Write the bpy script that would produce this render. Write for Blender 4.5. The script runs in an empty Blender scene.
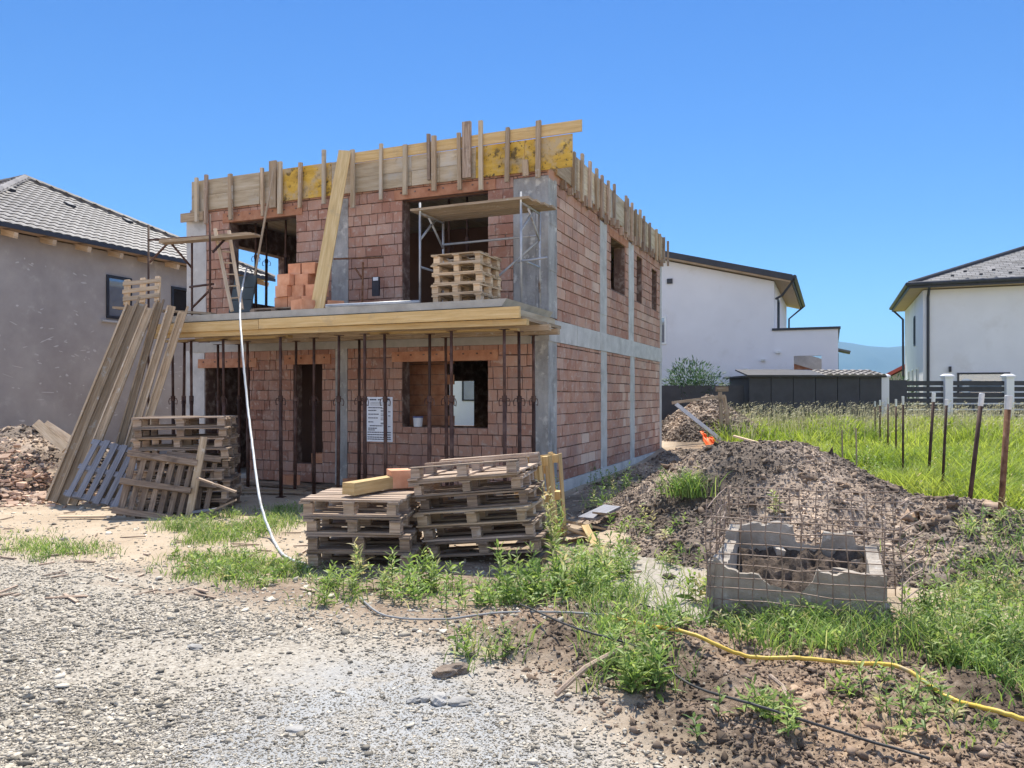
import bpy, math, random
import numpy as np
from mathutils import Vector, Matrix
random.seed(7); rng = np.random.default_rng(11)
S = bpy.context.scene; COL = S.collection; R = math.radians

# ------------------------------------------------------------------ camera, sky, sun, exposure
F, CX, HY, CH = 770.0, 512.0, 395.0, 1.69
cd = bpy.data.cameras.new('camera'); cam = bpy.data.objects.new('camera', cd); COL.objects.link(cam)
cam.location = (0, 0, CH); cam.rotation_euler = (R(90), 0, 0)
cd.sensor_width = 36; cd.lens = F/1024*36; cd.shift_y = (HY-384)/1024
cd.clip_start = 0.05; cd.clip_end = 40000
S.camera = cam
SUN_EL, SUN_AZ = 61.0, 2.0            # azimuth clockwise from +Y: the sun stands in front of the camera
wd = bpy.data.worlds.new('World'); S.world = wd; wd.use_nodes = True
wn = wd.node_tree; bg = wn.nodes['Background']
sky = wn.nodes.new('ShaderNodeTexSky'); sky.sky_type = 'NISHITA'; sky.sun_disc = False
sky.sun_elevation = R(SUN_EL); sky.sun_rotation = R(SUN_AZ)
sky.altitude = 300; sky.air_density = 1.0; sky.dust_density = 0.0; sky.ozone_density = 3.0; sky.air_density = 1.0
wtc = wn.nodes.new('ShaderNodeTexCoord'); wsp = wn.nodes.new('ShaderNodeSeparateXYZ'); wn.links.new(wtc.outputs['Generated'], wsp.inputs[0])
wrp = wn.nodes.new('ShaderNodeValToRGB'); wn.links.new(wsp.outputs[2], wrp.inputs[0])
for i_, (p_, c_) in enumerate(((0.0, (.225, .385, .51)), (.09, (.195, .35, .49)), (.20, (.160, .315, .475)), (.46, (.130, .285, .475)), (.64, (1.0, 1.0, 1.0)))):
    e_ = wrp.color_ramp.elements[i_] if i_ < 2 else wrp.color_ramp.elements.new(p_); e_.position = p_; e_.color = (*c_, 1)
wmx = wn.nodes.new('ShaderNodeMix'); wmx.data_type = 'RGBA'; wmx.blend_type = 'MULTIPLY'; wmx.inputs[0].default_value = 1
wn.links.new(sky.outputs[0], wmx.inputs[6]); wmr = wn.nodes.new('ShaderNodeMapRange'); wmr.inputs[1].default_value = -.25; wmr.inputs[2].default_value = .25; wn.links.new(wsp.outputs[1], wmr.inputs[0])
wbk = wn.nodes.new('ShaderNodeMix'); wbk.data_type = 'RGBA'; wbk.inputs[6].default_value = (1.52, 1.12, .94, 1); wn.links.new(wmr.outputs[0], wbk.inputs[0]); wn.links.new(wrp.outputs[0], wbk.inputs[7])   # sky behind the camera brightened and warmed to fill the shaded walls
wn.links.new(wbk.outputs[2], wmx.inputs[7]); wn.links.new(wmx.outputs[2], bg.inputs[0]); bg.inputs[1].default_value = 0.15
sd = bpy.data.lights.new('sun', 'SUN'); sd.energy = 4.1; sd.angle = R(0.53); sd.color = (1, 0.94, 0.82)
so = bpy.data.objects.new('sun', sd); COL.objects.link(so)
el, az = R(SUN_EL), R(SUN_AZ)
so.rotation_euler = Vector((math.sin(az)*math.cos(el), math.cos(az)*math.cos(el), math.sin(el))).to_track_quat('Z', 'Y').to_euler()
vs = S.view_settings; vs.view_transform = 'Standard'; vs.look = 'None'; vs.gamma = 1; vs.exposure = 1.03
try: vs.use_curve_mapping = False
except Exception: pass
S.cycles.max_bounces = 8; S.cycles.transparent_max_bounces = 8

# ------------------------------------------------------------------ pixel -> place helpers
HA = math.atan((832-512)/F)
O = np.array([0.60, 12.87]); EX = np.array([math.cos(HA), -math.sin(HA)]); EY = np.array([math.sin(HA), math.cos(HA)])
def W(px, py, D): return Vector(((px-CX)/F*D, D, CH+(HY-py)*D/F))
def _hit(a, d, px):
    M = np.array([[d[0], -(px-CX)/F], [d[1], -1.0]]); s, D = np.linalg.solve(M, -a); return s, D
def Fr(px, py, c=0):                       # house plane local y = c -> local (x, z)
    s, D = _hit(O+EY*c, EX, px); return s, CH+(HY-py)*D/F
def Sd(px, py, c=0):                       # house plane local x = c -> local (y, z)
    s, D = _hit(O+EX*c, EY, px); return s, CH+(HY-py)*D/F
def H2W(x, y, z=0): p = O+EX*x+EY*y; return Vector((p[0], p[1], z))

# value noise
_T = rng.random((256, 256))
def vnoise(x, y, s=1.0):
    x = np.asarray(x, float)*s+1000.3; y = np.asarray(y, float)*s+1000.7
    xi = np.floor(x).astype(int); yi = np.floor(y).astype(int); fx = x-xi; fy = y-yi
    fx = fx*fx*(3-2*fx); fy = fy*fy*(3-2*fy)
    t = lambda a, b: _T[a % 256, b % 256]
    return (t(xi, yi)*(1-fx)+t(xi+1, yi)*fx)*(1-fy)+(t(xi, yi+1)*(1-fx)+t(xi+1, yi+1)*fx)*fy
def fbm(x, y, s=1.0, o=4):
    r = 0; a = .5
    for k in range(o): r = r+a*(vnoise(x+k*17.1, y-k*9.7, s)-.5); a *= .5; s *= 2.03
    return r
def sst(a, b, x): t = np.clip((x-a)/(b-a), 0, 1); return t*t*(3-2*t)
def g0(px, py): D = CH*F/(py-HY); return ((px-CX)/F*D, D)
def inpoly(x, y, P):
    x = np.asarray(x); r = np.zeros(x.shape, bool); n = len(P)
    for i in range(n):
        x0, y0 = P[i]; x1, y1 = P[(i+1) % n]
        if y0 == y1: continue
        c = ((y0 > y) != (y1 > y)) & (x < (x1-x0)*(y-y0)/(y1-y0)+x0); r ^= c
    return r
def soft(x, y, P, w=.25, n=9):
    r = 0
    a0 = vnoise(x, y, 1.7)*6.28
    for k in range(n):
        a = a0+k*2.4; d = w*math.sqrt((k+.5)/n); r = r+inpoly(x+np.cos(a)*d, y+np.sin(a)*d, P)
    return r/n
P_GRAVEL = [g0(*p) for p in [(-200, 548), (60, 560), (150, 573), (230, 600), (330, 622), (430, 640), (470, 660), (520, 695), (620, 772), (760, 1100), (-900, 1100), (-900, 548)]]
P_DUST = [g0(*p) for p in [(100, 790), (190, 712), (300, 676), (400, 655), (480, 662), (530, 705), (600, 760), (700, 1000), (-100, 1000)]]
P_SOIL = [g0(*p) for p in [(440, 628), (560, 600), (640, 615), (740, 645), (740, 612), (905, 612), (930, 645), (1100, 640), (1500, 680), (1500, 1100), (900, 1100), (715, 772), (590, 702), (495, 652)]]
def tracks(x, y):
    r = 0
    for (a, b_, w_) in (((-4.3, 7.6), (1.3, 6.2), .10), ((-4.0, 7.0), (.9, 5.75), .08), ((-3.6, 7.9), (.4, 7.0), .06)):
        d = np.array(b_)-np.array(a); L = np.hypot(*d); d = d/L; u = (x-a[0])*d[0]+(y-a[1])*d[1]; v_ = -(x-a[0])*d[1]+(y-a[1])*d[0]+.12*np.sin(u*1.1); r = np.maximum(r, np.exp(-(v_/w_)**2)*sst(-.2, .6, u)*sst(L+.2, L-.6, u))
    return r
P_SHADESOIL = [g0(*p) for p in [(300, 560), (420, 548), (600, 545), (600, 600), (470, 610), (330, 592)]]  # dark soil under the stacks, browned to deepen their shadow
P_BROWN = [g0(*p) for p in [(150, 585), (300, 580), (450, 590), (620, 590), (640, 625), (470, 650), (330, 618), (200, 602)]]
P_PALE = [g0(*p) for p in [(570, 560), (700, 540), (730, 640), (640, 630), (600, 590)]]
def soilw(x, y): return soft(x, y, P_SOIL, .3)
def gz(x, y):
    x = np.asarray(x, float); y = np.asarray(y, float)
    far = sst(14, 27, y)*sst(1.5, 6, x+.0*y)*.65 + sst(20, 60, y)*.0
    z = far + .05*fbm(x, y, .5, 3)*sst(200, 20, np.hypot(x, y))
    near = sst(30, 16, np.hypot(x, y))
    z = z+near*(.035*fbm(x, y, 3, 3))
    s = soilw(x, y)
    z = z+s*(.04+.28*np.abs(fbm(x, y, 2.2, 4))+.12*np.abs(fbm(x+9, y, 7, 3))+.05*fbm(x-4, y, 21, 2))
    return z
def gzf(x, y): return float(gz(np.array([x]), np.array([y]))[0])
def G(px, py):                             # pixel -> the ground point it shows
    z = 0
    for _ in range(12): D = (CH-z)*F/(py-HY); X = (px-CX)/F*D; z = gzf(X, D)
    return Vector((X, D, z))

# ------------------------------------------------------------------ materials
MATS = {}
def nn(nt, t, **k):
    n = nt.nodes.new(t)
    for a, b in k.items(): setattr(n, a, b)
    return n
def ramp(nt, fac, cols):
    r = nn(nt, 'ShaderNodeValToRGB'); e = r.color_ramp.elements
    while len(e) < len(cols): e.new(.5)
    for i, (p, c) in enumerate(cols): e[i].position = p; e[i].color = (*c, 1)
    nt.links.new(fac, r.inputs[0]); return r.outputs[0]
def mixc(nt, fac, a, b, mode='MIX'):
    m = nn(nt, 'ShaderNodeMix', data_type='RGBA', blend_type=mode)
    for i, v in ((0, fac), (6, a), (7, b)):
        if hasattr(v, 'default_value'): nt.links.new(v, m.inputs[i])
        elif isinstance(v, (tuple, list)): m.inputs[i].default_value = (*v, 1)
        else: m.inputs[i].default_value = v
    return m.outputs[2]
def mth(nt, op, a, b=0.0, clamp=False):
    m = nn(nt, 'ShaderNodeMath', operation=op, use_clamp=clamp)
    for i, v in enumerate((a, b)):
        if hasattr(v, 'default_value'): nt.links.new(v, m.inputs[i])
        else: m.inputs[i].default_value = v
    return m.outputs[0]
def noise(nt, vec, scale, detail=5, rough=.6, vscale=None):
    if vscale:
        mp = nn(nt, 'ShaderNodeMapping'); mp.inputs['Scale'].default_value = vscale; nt.links.new(vec, mp.inputs[0]); vec = mp.outputs[0]
    n = nn(nt, 'ShaderNodeTexNoise'); n.inputs['Scale'].default_value = scale; n.inputs['Detail'].default_value = detail; n.inputs['Roughness'].default_value = rough
    nt.links.new(vec, n.inputs['Vector']); return n.outputs[0]
def mk(name, cols, coord='Object', scale=3, vscale=None, tint=0.0, rnd=0.0, rough=.85, bump=.15, spots=None, bscale=None, metal=0, spec=.3, trans=None, off=True):
    m = bpy.data.materials.new(name); m.use_nodes = True; nt = m.node_tree; p = nt.nodes['Principled BSDF']
    tc = nn(nt, 'ShaderNodeTexCoord'); vec = tc.outputs[coord]; oi = nn(nt, 'ShaderNodeObjectInfo')
    if off:
        ad = nn(nt, 'ShaderNodeVectorMath', operation='ADD'); nt.links.new(vec, ad.inputs[0])
        sc = mth(nt, 'MULTIPLY', oi.outputs['Random'], 37.0); nt.links.new(sc, ad.inputs[1]); vec = ad.outputs[0]
    nz = noise(nt, vec, scale, 6, .62, vscale); c = ramp(nt, nz, cols)
    if spots:
        for (sc_, s_, lo, hi) in spots:
            n2 = noise(nt, vec, s_, 5, .65, None); mr = nn(nt, 'ShaderNodeMapRange'); nt.links.new(n2, mr.inputs[0])
            mr.inputs[1].default_value = lo; mr.inputs[2].default_value = hi; c = mixc(nt, mr.outputs[0], c, sc_)
    f = None
    if tint:
        at = nn(nt, 'ShaderNodeAttribute', attribute_name='tint'); f = mth(nt, 'ADD', mth(nt, 'MULTIPLY', at.outputs['Fac'], 2*tint), 1-tint)
    if rnd:
        g = mth(nt, 'ADD', mth(nt, 'MULTIPLY', oi.outputs['Random'], 2*rnd), 1-rnd); f = mth(nt, 'MULTIPLY', f, g) if f else g
    if f:
        cb = nn(nt, 'ShaderNodeCombineColor')
        for i in range(3): nt.links.new(f, cb.inputs[i])
        c = mixc(nt, 1.0, c, cb.outputs[0], 'MULTIPLY')
    nt.links.new(c, p.inputs['Base Color']); p.inputs['Roughness'].default_value = rough; p.inputs['Metallic'].default_value = metal
    p.inputs['Specular IOR Level'].default_value = spec
    if bump:
        b = nn(nt, 'ShaderNodeBump'); b.inputs['Strength'].default_value = bump; b.inputs['Distance'].default_value = .02
        nt.links.new(noise(nt, vec, bscale, 6, .7) if bscale else nz, b.inputs['Height']); nt.links.new(b.outputs[0], p.inputs['Normal'])
    if trans:
        tr = nn(nt, 'ShaderNodeBsdfTranslucent'); ms = nn(nt, 'ShaderNodeMixShader'); ms.inputs[0].default_value = trans
        hs = nn(nt, 'ShaderNodeHueSaturation'); hs.inputs['Value'].default_value = 1.5; hs.inputs['Saturation'].default_value = 1.1; nt.links.new(c, hs.inputs['Color'])
        nt.links.new(hs.outputs[0], tr.inputs[0]); nt.links.new(p.outputs[0], ms.inputs[1]); nt.links.new(tr.outputs[0], ms.inputs[2])
        nt.links.new(ms.outputs[0], nt.nodes['Material Output'].inputs[0])
    MATS[name] = m; return m
WV = (1.2, 22, 1)
M_wold = mk('weathered_wood', [(.25, (.16, .105, .075)), (.5, (.37, .275, .205)), (.75, (.57, .455, .355))], 'UV', 2.2, WV, .3, .18, .85, .5, [((.09, .07, .055), 3, .58, .75), ((.50, .45, .40), 7, .62, .72)])
M_wdark = mk('dark_old_wood', [(.25, (.095, .064, .046)), (.5, (.235, .17, .125)), (.75, (.40, .31, .235))], 'UV', 2.2, WV, .3, .2, .85, .5, [((.07, .05, .04), 3, .55, .75)])
M_wgrey = mk('grey_blue_wood', [(.25, (.17, .17, .19)), (.5, (.28, .28, .31)), (.75, (.38, .38, .41))], 'UV', 2.2, WV, .2, .1, .85, .4)
M_wtan = mk('tan_plank', [(.25, (.235, .165, .105)), (.5, (.40, .30, .20)), (.75, (.54, .43, .31))], 'UV', 2.0, WV, .28, .15, .8, .4, [((.20, .16, .11), 2.2, .58, .8), ((.52, .48, .42), 5, .60, .70)])
M_wnew = mk('new_pine', [(.25, (.43, .275, .11)), (.5, (.58, .40, .18)), (.75, (.68, .51, .28))], 'UV', 1.6, WV, .2, .1, .75, .3, [((.40, .29, .17), 2.0, .58, .75)])
M_wpal = mk('pale_pallet_wood', [(.25, (.37, .25, .15)), (.5, (.55, .41, .27)), (.75, (.68, .54, .39))], 'UV', 2, WV, .25, .1, .8, .4)
M_form = mk('formwork_board', [(.25, (.30, .23, .15)), (.5, (.48, .39, .27)), (.75, (.60, .52, .40))], 'UV', 1.5, (1, 9, 1), .18, .08, .8, .3, [((.46, .43, .38), 1.3, .52, .68), ((.25, .19, .13), 4, .62, .75)])
M_yel = mk('yellow_formwork_panel', [(.3, (.40, .235, .035)), (.5, (.60, .37, .055)), (.7, (.72, .49, .11))], 'UV', 2.0, (1, 3, 1), .12, .0, .6, .15, [((.15, .10, .035), 5, .54, .62), ((.50, .38, .22), 2.6, .48, .62), ((.09, .065, .03), 13, .60, .66)])
M_conc = mk('concrete', [(.3, (.40, .39, .375)), (.5, (.50, .49, .475)), (.7, (.58, .57, .55))], 'Object', 2.5, None, 0, .04, .9, .35, [((.30, .29, .28), 1.1, .56, .75), ((.60, .59, .57), 5, .6, .72)], bscale=14)
M_pitc = mk('weathered_pit_concrete', [(.3, (.25, .21, .17)), (.5, (.37, .32, .265)), (.7, (.47, .42, .36))], 'Object', 4, None, 0, .05, .95, .6, [((.19, .16, .135), 2.2, .55, .72), ((.50, .47, .43), 7, .6, .7)], bscale=20)
M_concw = mk('wet_column_concrete', [(.3, (.24, .235, .23)), (.5, (.36, .355, .345)), (.7, (.48, .47, .455))], 'Object', 4.5, (1, 1, .35), 0, .05, .9, .8, [((.56, .55, .52), 5, .56, .66), ((.22, .21, .20), 1.6, .56, .7)], bscale=18)
M_slab = mk('slab_concrete', [(.3, (.34, .32, .29)), (.5, (.43, .41, .37)), (.7, (.52, .49, .45))], 'Object', 3, None, 0, 0, .9, .4, [((.28, .26, .23), 1.5, .58, .75)], bscale=16)
def damp(m, dark, light):          # damp dark and dry pale patches, a few metres across
    nt = m.node_tree; p = nt.nodes['Principled BSDF']; c = p.inputs['Base Color'].links[0].from_socket; g = nn(nt, 'ShaderNodeNewGeometry')
    n = noise(nt, g.outputs['Position'], .85, 5, .6); f = ramp(nt, n, [(.40, (dark,)*3), (.50, (.95, .95, .95)), (.62, light)]); nt.links.new(mixc(nt, 1.0, c, f, 'MULTIPLY'), p.inputs['Base Color'])
def brick_mat():
    m = bpy.data.materials.new('clay_block'); m.use_nodes = True; nt = m.node_tree; p = nt.nodes['Principled BSDF']
    tc = nn(nt, 'ShaderNodeTexCoord'); v = tc.outputs['Object']
    at = nn(nt, 'ShaderNodeAttribute', attribute_name='tint'); t = at.outputs['Fac']
    c = ramp(nt, t, [(0, (.25, .12, .088)), (.3, (.41, .215, .155)), (.65, (.52, .305, .225)), (.85, (.62, .425, .33)), (1, (.70, .54, .44))])
    n1 = noise(nt, v, 2.2, 6, .65); c = mixc(nt, mth(nt, 'MULTIPLY', n1, .0), c, (.3, .2, .18))
    mr = nn(nt, 'ShaderNodeMapRange'); nt.links.new(n1, mr.inputs[0]); mr.inputs[1].default_value = .47; mr.inputs[2].default_value = .68; mr.inputs[4].default_value = .7
    c = mixc(nt, mr.outputs[0], c, (.56, .43, .37))
    n2 = noise(nt, v, 9, 5, .7); mr2 = nn(nt, 'ShaderNodeMapRange'); nt.links.new(n2, mr2.inputs[0]); mr2.inputs[1].default_value = .55; mr2.inputs[2].default_value = .63; mr2.inputs[4].default_value = .75
    c = mixc(nt, mr2.outputs[0], c, (.56, .45, .38))
    n4 = noise(nt, v, 1.1, 4, .6); mr4 = nn(nt, 'ShaderNodeMapRange'); nt.links.new(n4, mr4.inputs[0]); mr4.inputs[1].default_value = .54; mr4.inputs[2].default_value = .72; mr4.inputs[4].default_value = .7
    c = mixc(nt, mr4.outputs[0], c, (.27, .155, .13))
    n3 = noise(nt, v, 42, 3, .6, (1, 1, .08)); c = mixc(nt, mth(nt, 'MULTIPLY', n3, .3), c, (.26, .12, .085))
    nt.links.new(c, p.inputs['Base Color']); p.inputs['Roughness'].default_value = .9; p.inputs['Specular IOR Level'].default_value = .2
    b = nn(nt, 'ShaderNodeBump'); b.inputs['Strength'].default_value = .9; b.inputs['Distance'].default_value = .015
    nt.links.new(n3, b.inputs['Height']); nt.links.new(b.outputs[0], p.inputs['Normal']); return m
M_brick = brick_mat()
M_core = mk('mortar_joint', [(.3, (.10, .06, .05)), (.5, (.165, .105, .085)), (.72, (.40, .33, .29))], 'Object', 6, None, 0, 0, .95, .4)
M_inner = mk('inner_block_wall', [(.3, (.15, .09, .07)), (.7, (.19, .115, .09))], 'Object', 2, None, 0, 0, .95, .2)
M_orange = mk('orange_clay', [(.3, (.36, .155, .085)), (.5, (.46, .22, .13)), (.7, (.54, .30, .19))], 'Object', 6, None, .25, .12, .9, .3)
M_steel = mk('rusty_prop_steel', [(.3, (.045, .022, .017)), (.5, (.085, .045, .035)), (.72, (.16, .10, .08))], 'Object', 5, None, 0, .35, .7, .2, metal=.2)
M_galv = mk('galvanised_tube', [(.3, (.30, .31, .33)), (.5, (.42, .43, .45)), (.75, (.52, .53, .55))], 'Object', 5, None, 0, .1, .5, .1, [((.20, .13, .09), 3, .6, .72)], metal=.5)
M_rust = mk('rust', [(.3, (.10, .045, .025)), (.5, (.20, .095, .05)), (.75, (.33, .2, .13))], 'Object', 12, None, 0, .2, .85, .2)
M_wire = mk('rusty_wire', [(.3, (.15, .10, .075)), (.5, (.26, .185, .14)), (.75, (.40, .32, .265))], 'Object', 8, None, 0, .1, .6, 0, metal=.1)
M_grey = mk('grey_render', [(.3, (.335, .305, .285)), (.5, (.39, .355, .33)), (.7, (.44, .405, .375))], 'Object', 1.3, None, 0, 0, .95, .25, [((.31, .28, .265), .45, .5, .72), ((.48, .445, .415), 2.6, .60, .72)], bscale=40)
M_patch = mk('pale_filler', [(.3, (.50, .475, .455)), (.7, (.64, .61, .585))], 'Object', 8, None, 0, 0, .95, .2)
M_tile = mk('brown_grey_roof_tile', [(.3, (.125, .11, .10)), (.5, (.165, .147, .135)), (.7, (.21, .19, .175))], 'Object', 2, None, .18, 0, .55, .1)
M_slate = mk('dark_grey_shingle', [(.3, (.11, .105, .108)), (.5, (.15, .145, .148)), (.7, (.20, .19, .195))], 'Object', 2, None, .28, 0, .7, .2)
M_white = mk('white_render', [(.3, (.68, .67, .71)), (.6, (.75, .74, .78))], 'Object', .5, None, 0, 0, .9, .12, [((.65, .63, .65), .9, .55, .75)], bscale=60)
M_soff = mk('timber_soffit', [(.3, (.36, .25, .17)), (.6, (.46, .34, .25))], 'Object', 2, (1, 12, 1), .1, 0, .8, .1)
M_dark = mk('dark_grey_metal', [(.3, (.035, .036, .045)), (.7, (.055, .056, .068))], 'Object', 3, None, .1, .05, .5, .05)
M_frame = mk('black_window_frame', [(.3, (.02, .022, .03)), (.7, (.035, .037, .045))], 'Object', 3, None, 0, 0, .4, 0)
M_wframe = mk('white_window_frame', [(.3, (.75, .75, .75)), (.7, (.8, .8, .8))], 'Object', 3, None, 0, 0, .4, 0)
M_glass = bpy.data.materials.new('window_glass'); M_glass.use_nodes = True
_p = M_glass.node_tree.nodes['Principled BSDF']; _p.inputs['Base Color'].default_value = (.24, .29, .36, 1); _p.inputs['Roughness'].default_value = .04; _p.inputs['Specular IOR Level'].default_value = 1.0; _p.inputs['Metallic'].default_value = .55  # blue grey base colour paints in a sky reflection
M_black = mk('dark_interior', [(.3, (.012, .01, .01)), (.7, (.02, .017, .017))], 'Object', 3, None, 0, 0, .95, 0)
M_signw = mk('white_sign_board', [(.3, (.70, .72, .76)), (.7, (.78, .80, .84))], 'Object', 3, None, 0, 0, .5, 0)
M_ink = mk('sign_print', [(.3, (.03, .035, .06)), (.7, (.06, .065, .1))], 'Object', 9, None, 0, 0, .6, 0)
M_hosew = mk('pale_hose', [(.3, (.50, .51, .50)), (.7, (.62, .63, .62))], 'Object', 6, None, 0, 0, .5, 0, [((.36, .34, .31), 4, .55, .68)])
M_hosey = mk('yellow_hose', [(.3, (.58, .38, .05)), (.7, (.70, .50, .10))], 'Object', 6, None, 0, 0, .5, 0, [((.33, .26, .17), 5, .54, .66)])
M_hoseg = mk('grey_hose_rubber', [(.3, (.22, .22, .22)), (.7, (.33, .33, .32))], 'Object', 6, None, 0, 0, .6, 0)
M_cable = mk('black_cable', [(.3, (.03, .03, .032)), (.7, (.07, .068, .066))], 'Object', 6, None, 0, 0, .6, 0)
M_orangep = mk('orange_plastic', [(.3, (.75, .13, .02)), (.7, (.85, .20, .04))], 'Object', 6, None, 0, 0, .6, .2)
M_plast = mk('white_plastic_cap', [(.3, (.55, .55, .54)), (.7, (.72, .72, .71))], 'Object', 20, None, 0, .15, .5, .1)
M_soil = mk('brown_soil', [(.25, (.13, .097, .074)), (.5, (.25, .194, .151)), (.75, (.395, .32, .258))], 'Object', 3.0, None, 0, 0, .97, 1.0, [((.40, .33, .27), 12, .58, .72), ((.12, .085, .065), 1.2, .57, .72)], bscale=30, off=False)
M_clod = mk('soil_clod', [(.25, (.148, .11, .084)), (.5, (.26, .203, .16)), (.75, (.385, .315, .257))], 'Object', 5, None, .5, 0, .97, .6, off=False)
M_stone = mk('gravel_stone', [(.25, (.25, .215, .165)), (.5, (.375, .33, .265)), (.75, (.49, .44, .365))], 'Object', 5, None, .6, 0, .9, .2, off=False)
M_rock = mk('pale_rock', [(.25, (.30, .28, .26)), (.5, (.42, .40, .37)), (.75, (.54, .51, .48))], 'Object', 8, None, .2, .15, .95, .5)
def leafmat(name, cols, trans):
    m = mk(name, [(.3, (.5, .5, .5)), (.7, (1, 1, 1))], 'Object', 3, None, 0, 0, .5, 0, trans=trans, off=False); nt = m.node_tree; p = nt.nodes['Principled BSDF']
    at = nn(nt, 'ShaderNodeAttribute', attribute_name='tint'); c = ramp(nt, at.outputs['Fac'], cols); tc = nn(nt, 'ShaderNodeTexCoord')
    n_ = noise(nt, tc.outputs['Object'], 1.1, 3, .6); f = mth(nt, 'ADD', mth(nt, 'MULTIPLY', n_, 1.0), .5); cb = nn(nt, 'ShaderNodeCombineColor')
    for i in range(3): nt.links.new(f, cb.inputs[i])
    c = mixc(nt, 1.0, c, cb.outputs[0], 'MULTIPLY'); nt.links.new(c, p.inputs['Base Color'])
    for n in nt.nodes:
        if n.type == 'HUE_SAT': nt.links.new(c, n.inputs['Color'])
    return m
M_leaf = leafmat('weed_leaf', [(0, (.07, .135, .035)), (.25, (.125, .205, .06)), (.5, (.19, .275, .07)), (.75, (.28, .36, .10)), (.93, (.38, .42, .16)), (1, (.45, .40, .20))], .4)
M_grass = mk('meadow_grass', [(.32, (.15, .215, .045)), (.45, (.255, .32, .06)), (.58, (.33, .38, .085)), (.72, (.44, .44, .16))], 'Object', .55, None, .4, 0, .6, 0, trans=.42, off=False)
M_seed = mk('grass_seed_head', [(.3, (.34, .31, .19)), (.7, (.50, .46, .31))], 'Object', 1, None, .3, 0, .8, 0, trans=.3, off=False)
M_bush = mk('olive_shrub_leaf', [(.3, (.045, .085, .045)), (.6, (.075, .13, .065)), (.8, (.11, .17, .09))], 'Object', 2.0, None, .45, 0, .6, 0, trans=.25, off=False)
M_stem = mk('plant_stem', [(.3, (.10, .14, .04)), (.7, (.16, .18, .07))], 'Object', 5, None, .2, 0, .7, 0)
M_red = mk('red_roof', [(.3, (.35, .06, .05)), (.7, (.45, .09, .07))], 'Object', 2, None, .2, 0, .7, .1)
M_hill = mk('wooded_hill', [(.3, (.03, .05, .03)), (.7, (.06, .08, .045))], 'Object', .004, None, 0, 0, 1, 0)

damp(M_soil, .55, (1.65, 1.6, 1.5)); damp(M_clod, .55, (1.65, 1.6, 1.5))
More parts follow.
